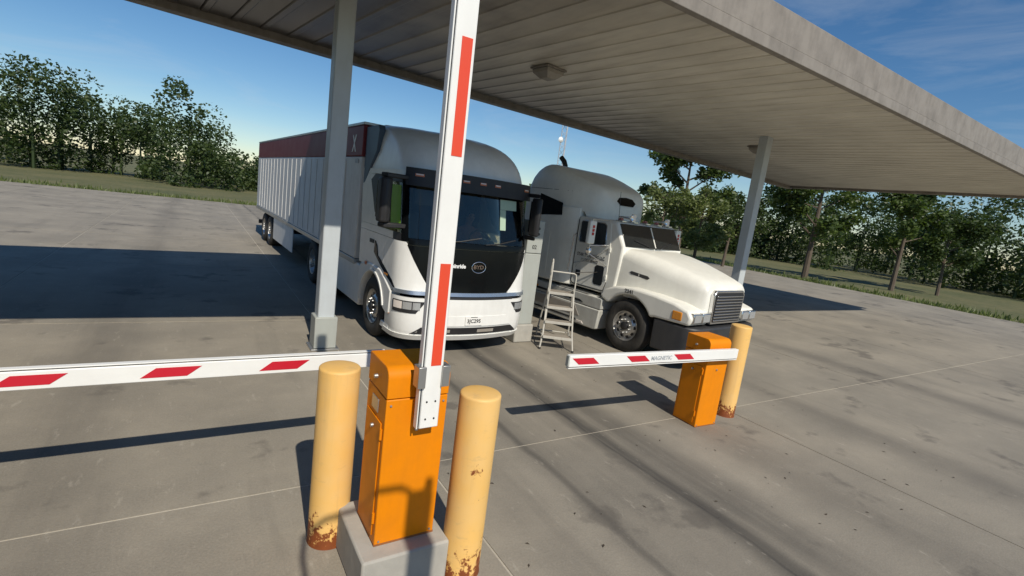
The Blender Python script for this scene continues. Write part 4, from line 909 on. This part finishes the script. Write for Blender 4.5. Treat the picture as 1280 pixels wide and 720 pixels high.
# ------------------------------------------------------------------ trees
def tree_meshes(seed, H_, Rr, nleaf, lm):
    rnd = random.Random(seed); t = MB()
    lean = (rnd.uniform(-0.3, 0.3), rnd.uniform(-0.3, 0.3))
    trunk = [(0, 0, -0.1), (lean[0]*0.2, lean[1]*0.2, H_*0.25), (lean[0]*0.6, lean[1]*0.6, H_*0.55), (lean[0], lean[1], H_*0.92)]
    t.tube(trunk, [0.16*H_/7, 0.12*H_/7, 0.08*H_/7, 0.02], 8)
    tips = []
    for k in range(16):
        f = rnd.uniform(0.28, 0.9); a = k*2.4+rnd.uniform(-0.4, 0.4)
        L = Rr*(1.05-0.75*abs(f-0.45))*rnd.uniform(0.65, 1.1)
        b0 = Vector((lean[0]*f, lean[1]*f, H_*f*0.95)); d = Vector((cos(a), sin(a), rnd.uniform(0.25, 0.9))).normalized()
        p1 = b0+d*L*0.5+Vector((0, 0, rnd.uniform(-0.1, 0.2))); p2 = b0+d*L
        t.tube([b0, p1, p2], [0.05*H_/7, 0.03*H_/7, 0.012], 5)
        tips += [p1, p2, (p1+p2)/2]
    tips += [Vector((lean[0], lean[1], H_*0.95)), Vector((lean[0], lean[1], H_*0.8))]
    c = MB(); per = nleaf//len(tips)
    for p in tips:
        cr_ = rnd.uniform(0.35, 0.75)*Rr*0.38; dens = rnd.uniform(0.4, 1.3)
        for _ in range(int(per*dens)):
            v = Vector((rnd.gauss(0, 1), rnd.gauss(0, 1), rnd.gauss(0, 0.8))); v *= cr_*rnd.uniform(0.3, 1.0)/max(v.length, 0.3)*1.0
            q = p+v; s = rnd.uniform(0.08, 0.17)
            a = Vector((rnd.gauss(0, 1), rnd.gauss(0, 1), rnd.gauss(0, 0.5))).normalized(); b_ = a.cross(Vector((rnd.gauss(0, 1), rnd.gauss(0, 1), rnd.gauss(0, 1)))).normalized()
            c.add([q-a*s, q-b_*s*0.55, q+a*s, q+b_*s*0.55], [(0, 1, 2, 3)])
    return t.mesh('trunk', 'bark'), c.mesh('crown', lm, 0)
TM = [tree_meshes(3, 7.5, 2.6, 9000, 'leaf'), tree_meshes(8, 6.5, 3.2, 11000, 'leaf2'), tree_meshes(21, 8.5, 3.2, 11000, 'leaf'), tree_meshes(3, 7.5, 2.6, 4600, 'leaf_light'), tree_meshes(14, 6.5, 2.6, 5200, 'leaf_light')]
def tree(x, y, kind, sc_, rz, label, grp):
    r = empty('broadleaf_tree', (x, y, -0.05), rz); r.scale = (sc_, sc_, sc_)
    for nm, me in zip(('trunk', 'crown'), TM[kind]):
        o = bpy.data.objects.new(nm, me); col.objects.link(o); o.parent = r
    tag(r, label, 'tree', grp)
tree(20.5, 17.9, 3, 0.60, 0.3, 'leafy tree directly right of the white sleeper roof', 'trees beyond the lanes')
tree(22.8, 17.4, 4, 0.74, 1.3, 'second tree to the right of the white sleeper roof', 'trees beyond the lanes')
tree(19.7, 18.5, 4, 0.44, 2.3, 'small low tree just behind the white sleeper truck', 'trees beyond the lanes')
rnd = random.Random(5)
ORD = 'first second third fourth fifth sixth seventh eighth ninth tenth eleventh twelfth thirteenth fourteenth'.split()
for k in range(5):
    x_ = 32+k*5.0; tree(x_-5+rnd.uniform(-1, 1), 20+rnd.uniform(-3, 4)-k*1.2, k % 3, rnd.uniform(0.8, 1.25), rnd.uniform(0, 6), ORD[k]+' leafy tree in the right hand row, counted from the left', 'trees in the right hand row')
wd = MB(); rnd = random.Random(77)
for k in range(150):
    az = radians(-35+k*0.9+rnd.uniform(-0.7, 0.7)); dist = rnd.uniform(62, 88)
    low = 2.0 < math.degrees(az) < 58
    Ht = rnd.uniform(3.4, 4.6) if low else rnd.uniform(6.5, 11.0)
    cx, cy = dist*sin(az), dist*cos(az)
    wd.tube([(cx, cy, -0.1), (cx, cy, Ht*0.6)], [0.16, 0.06], 5)
    lobes = [(rnd.gauss(0, 1.5), rnd.gauss(0, 1.5), Ht*rnd.uniform(0.03, 0.92), rnd.uniform(0.9, 1.9)) for _ in range(13)]
    for _ in range(1500):
        lx, ly, lz, lr = rnd.choice(lobes); v = Vector((rnd.gauss(0, 1), rnd.gauss(0, 1), rnd.gauss(0, 0.8))); v *= lr*rnd.uniform(0.55, 1.0)/max(v.length, 0.2)
        q = Vector((cx+lx, cy+ly, max(0.1, lz)))+v; q.z = max(q.z, 0.05); sz = rnd.uniform(0.11, 0.24)
        a = Vector((rnd.gauss(0, 1), rnd.gauss(0, 1), rnd.gauss(0, 0.6))).normalized(); b_ = a.cross(Vector((rnd.gauss(0, 1), rnd.gauss(0, 1), rnd.gauss(0, 1)))).normalized()
        wd.add([q-a*sz, q-b_*sz*0.6, q+a*sz, q+b_*sz*0.6], [(0, 1, 2, 3)])
tag(wd.build('woodland', 'leaf2', smooth=0), 'far-off belt of trees along the edge of the yard', 'woodland', kind='stuff')

gt = MB(); rnd = random.Random(4)
for k in range(9000):
    d_ = -0.15+abs(rnd.gauss(0, 1.6))
    if k % 2: x_, y_ = rnd.uniform(-23, 34), 40.3+d_
    else: x_, y_ = 34.1+d_, rnd.uniform(-4, 40)
    a = rnd.uniform(0, 6.28); hh_ = rnd.uniform(0.08, 0.32)*(1.6 if rnd.random() < 0.06 else 1); ww = rnd.uniform(0.03, 0.08); lx, ly = rnd.gauss(0, 0.07), rnd.gauss(0, 0.07)
    gt.add([(x_-cos(a)*ww, y_-sin(a)*ww, -0.09), (x_+cos(a)*ww, y_+sin(a)*ww, -0.09), (x_+lx, y_+ly, -0.09+hh_)], [(0, 1, 2)])
tag(gt.build('grass', 'leaf_light', smooth=0), 'rough grass tufts along the edge of the concrete yard', 'grass', kind='stuff')

# ------------------------------------------------------------------ leaf litter on the slabs
lt = MB(); rnd = random.Random(9)
for k in range(95):
    x_, y_ = rnd.uniform(1.8, 8), rnd.uniform(1.5, 7)
    a = rnd.uniform(0, 6.28); s = rnd.uniform(0.008, 0.026); h = rnd.uniform(0.004, 0.012)
    ca, sa = cos(a)*s, sin(a)*s
    lt.add([(x_-ca, y_-sa, 0.004), (x_+sa*0.4, y_-ca*0.4, h), (x_+ca, y_+sa, 0.006), (x_-sa*0.4, y_+ca*0.4, h)], [(0, 1, 2, 3)])
tag(lt.build('leaf_litter', 'litter', smooth=0), 'small dry leaves and crumbs scattered over the concrete', 'litter', kind='stuff')
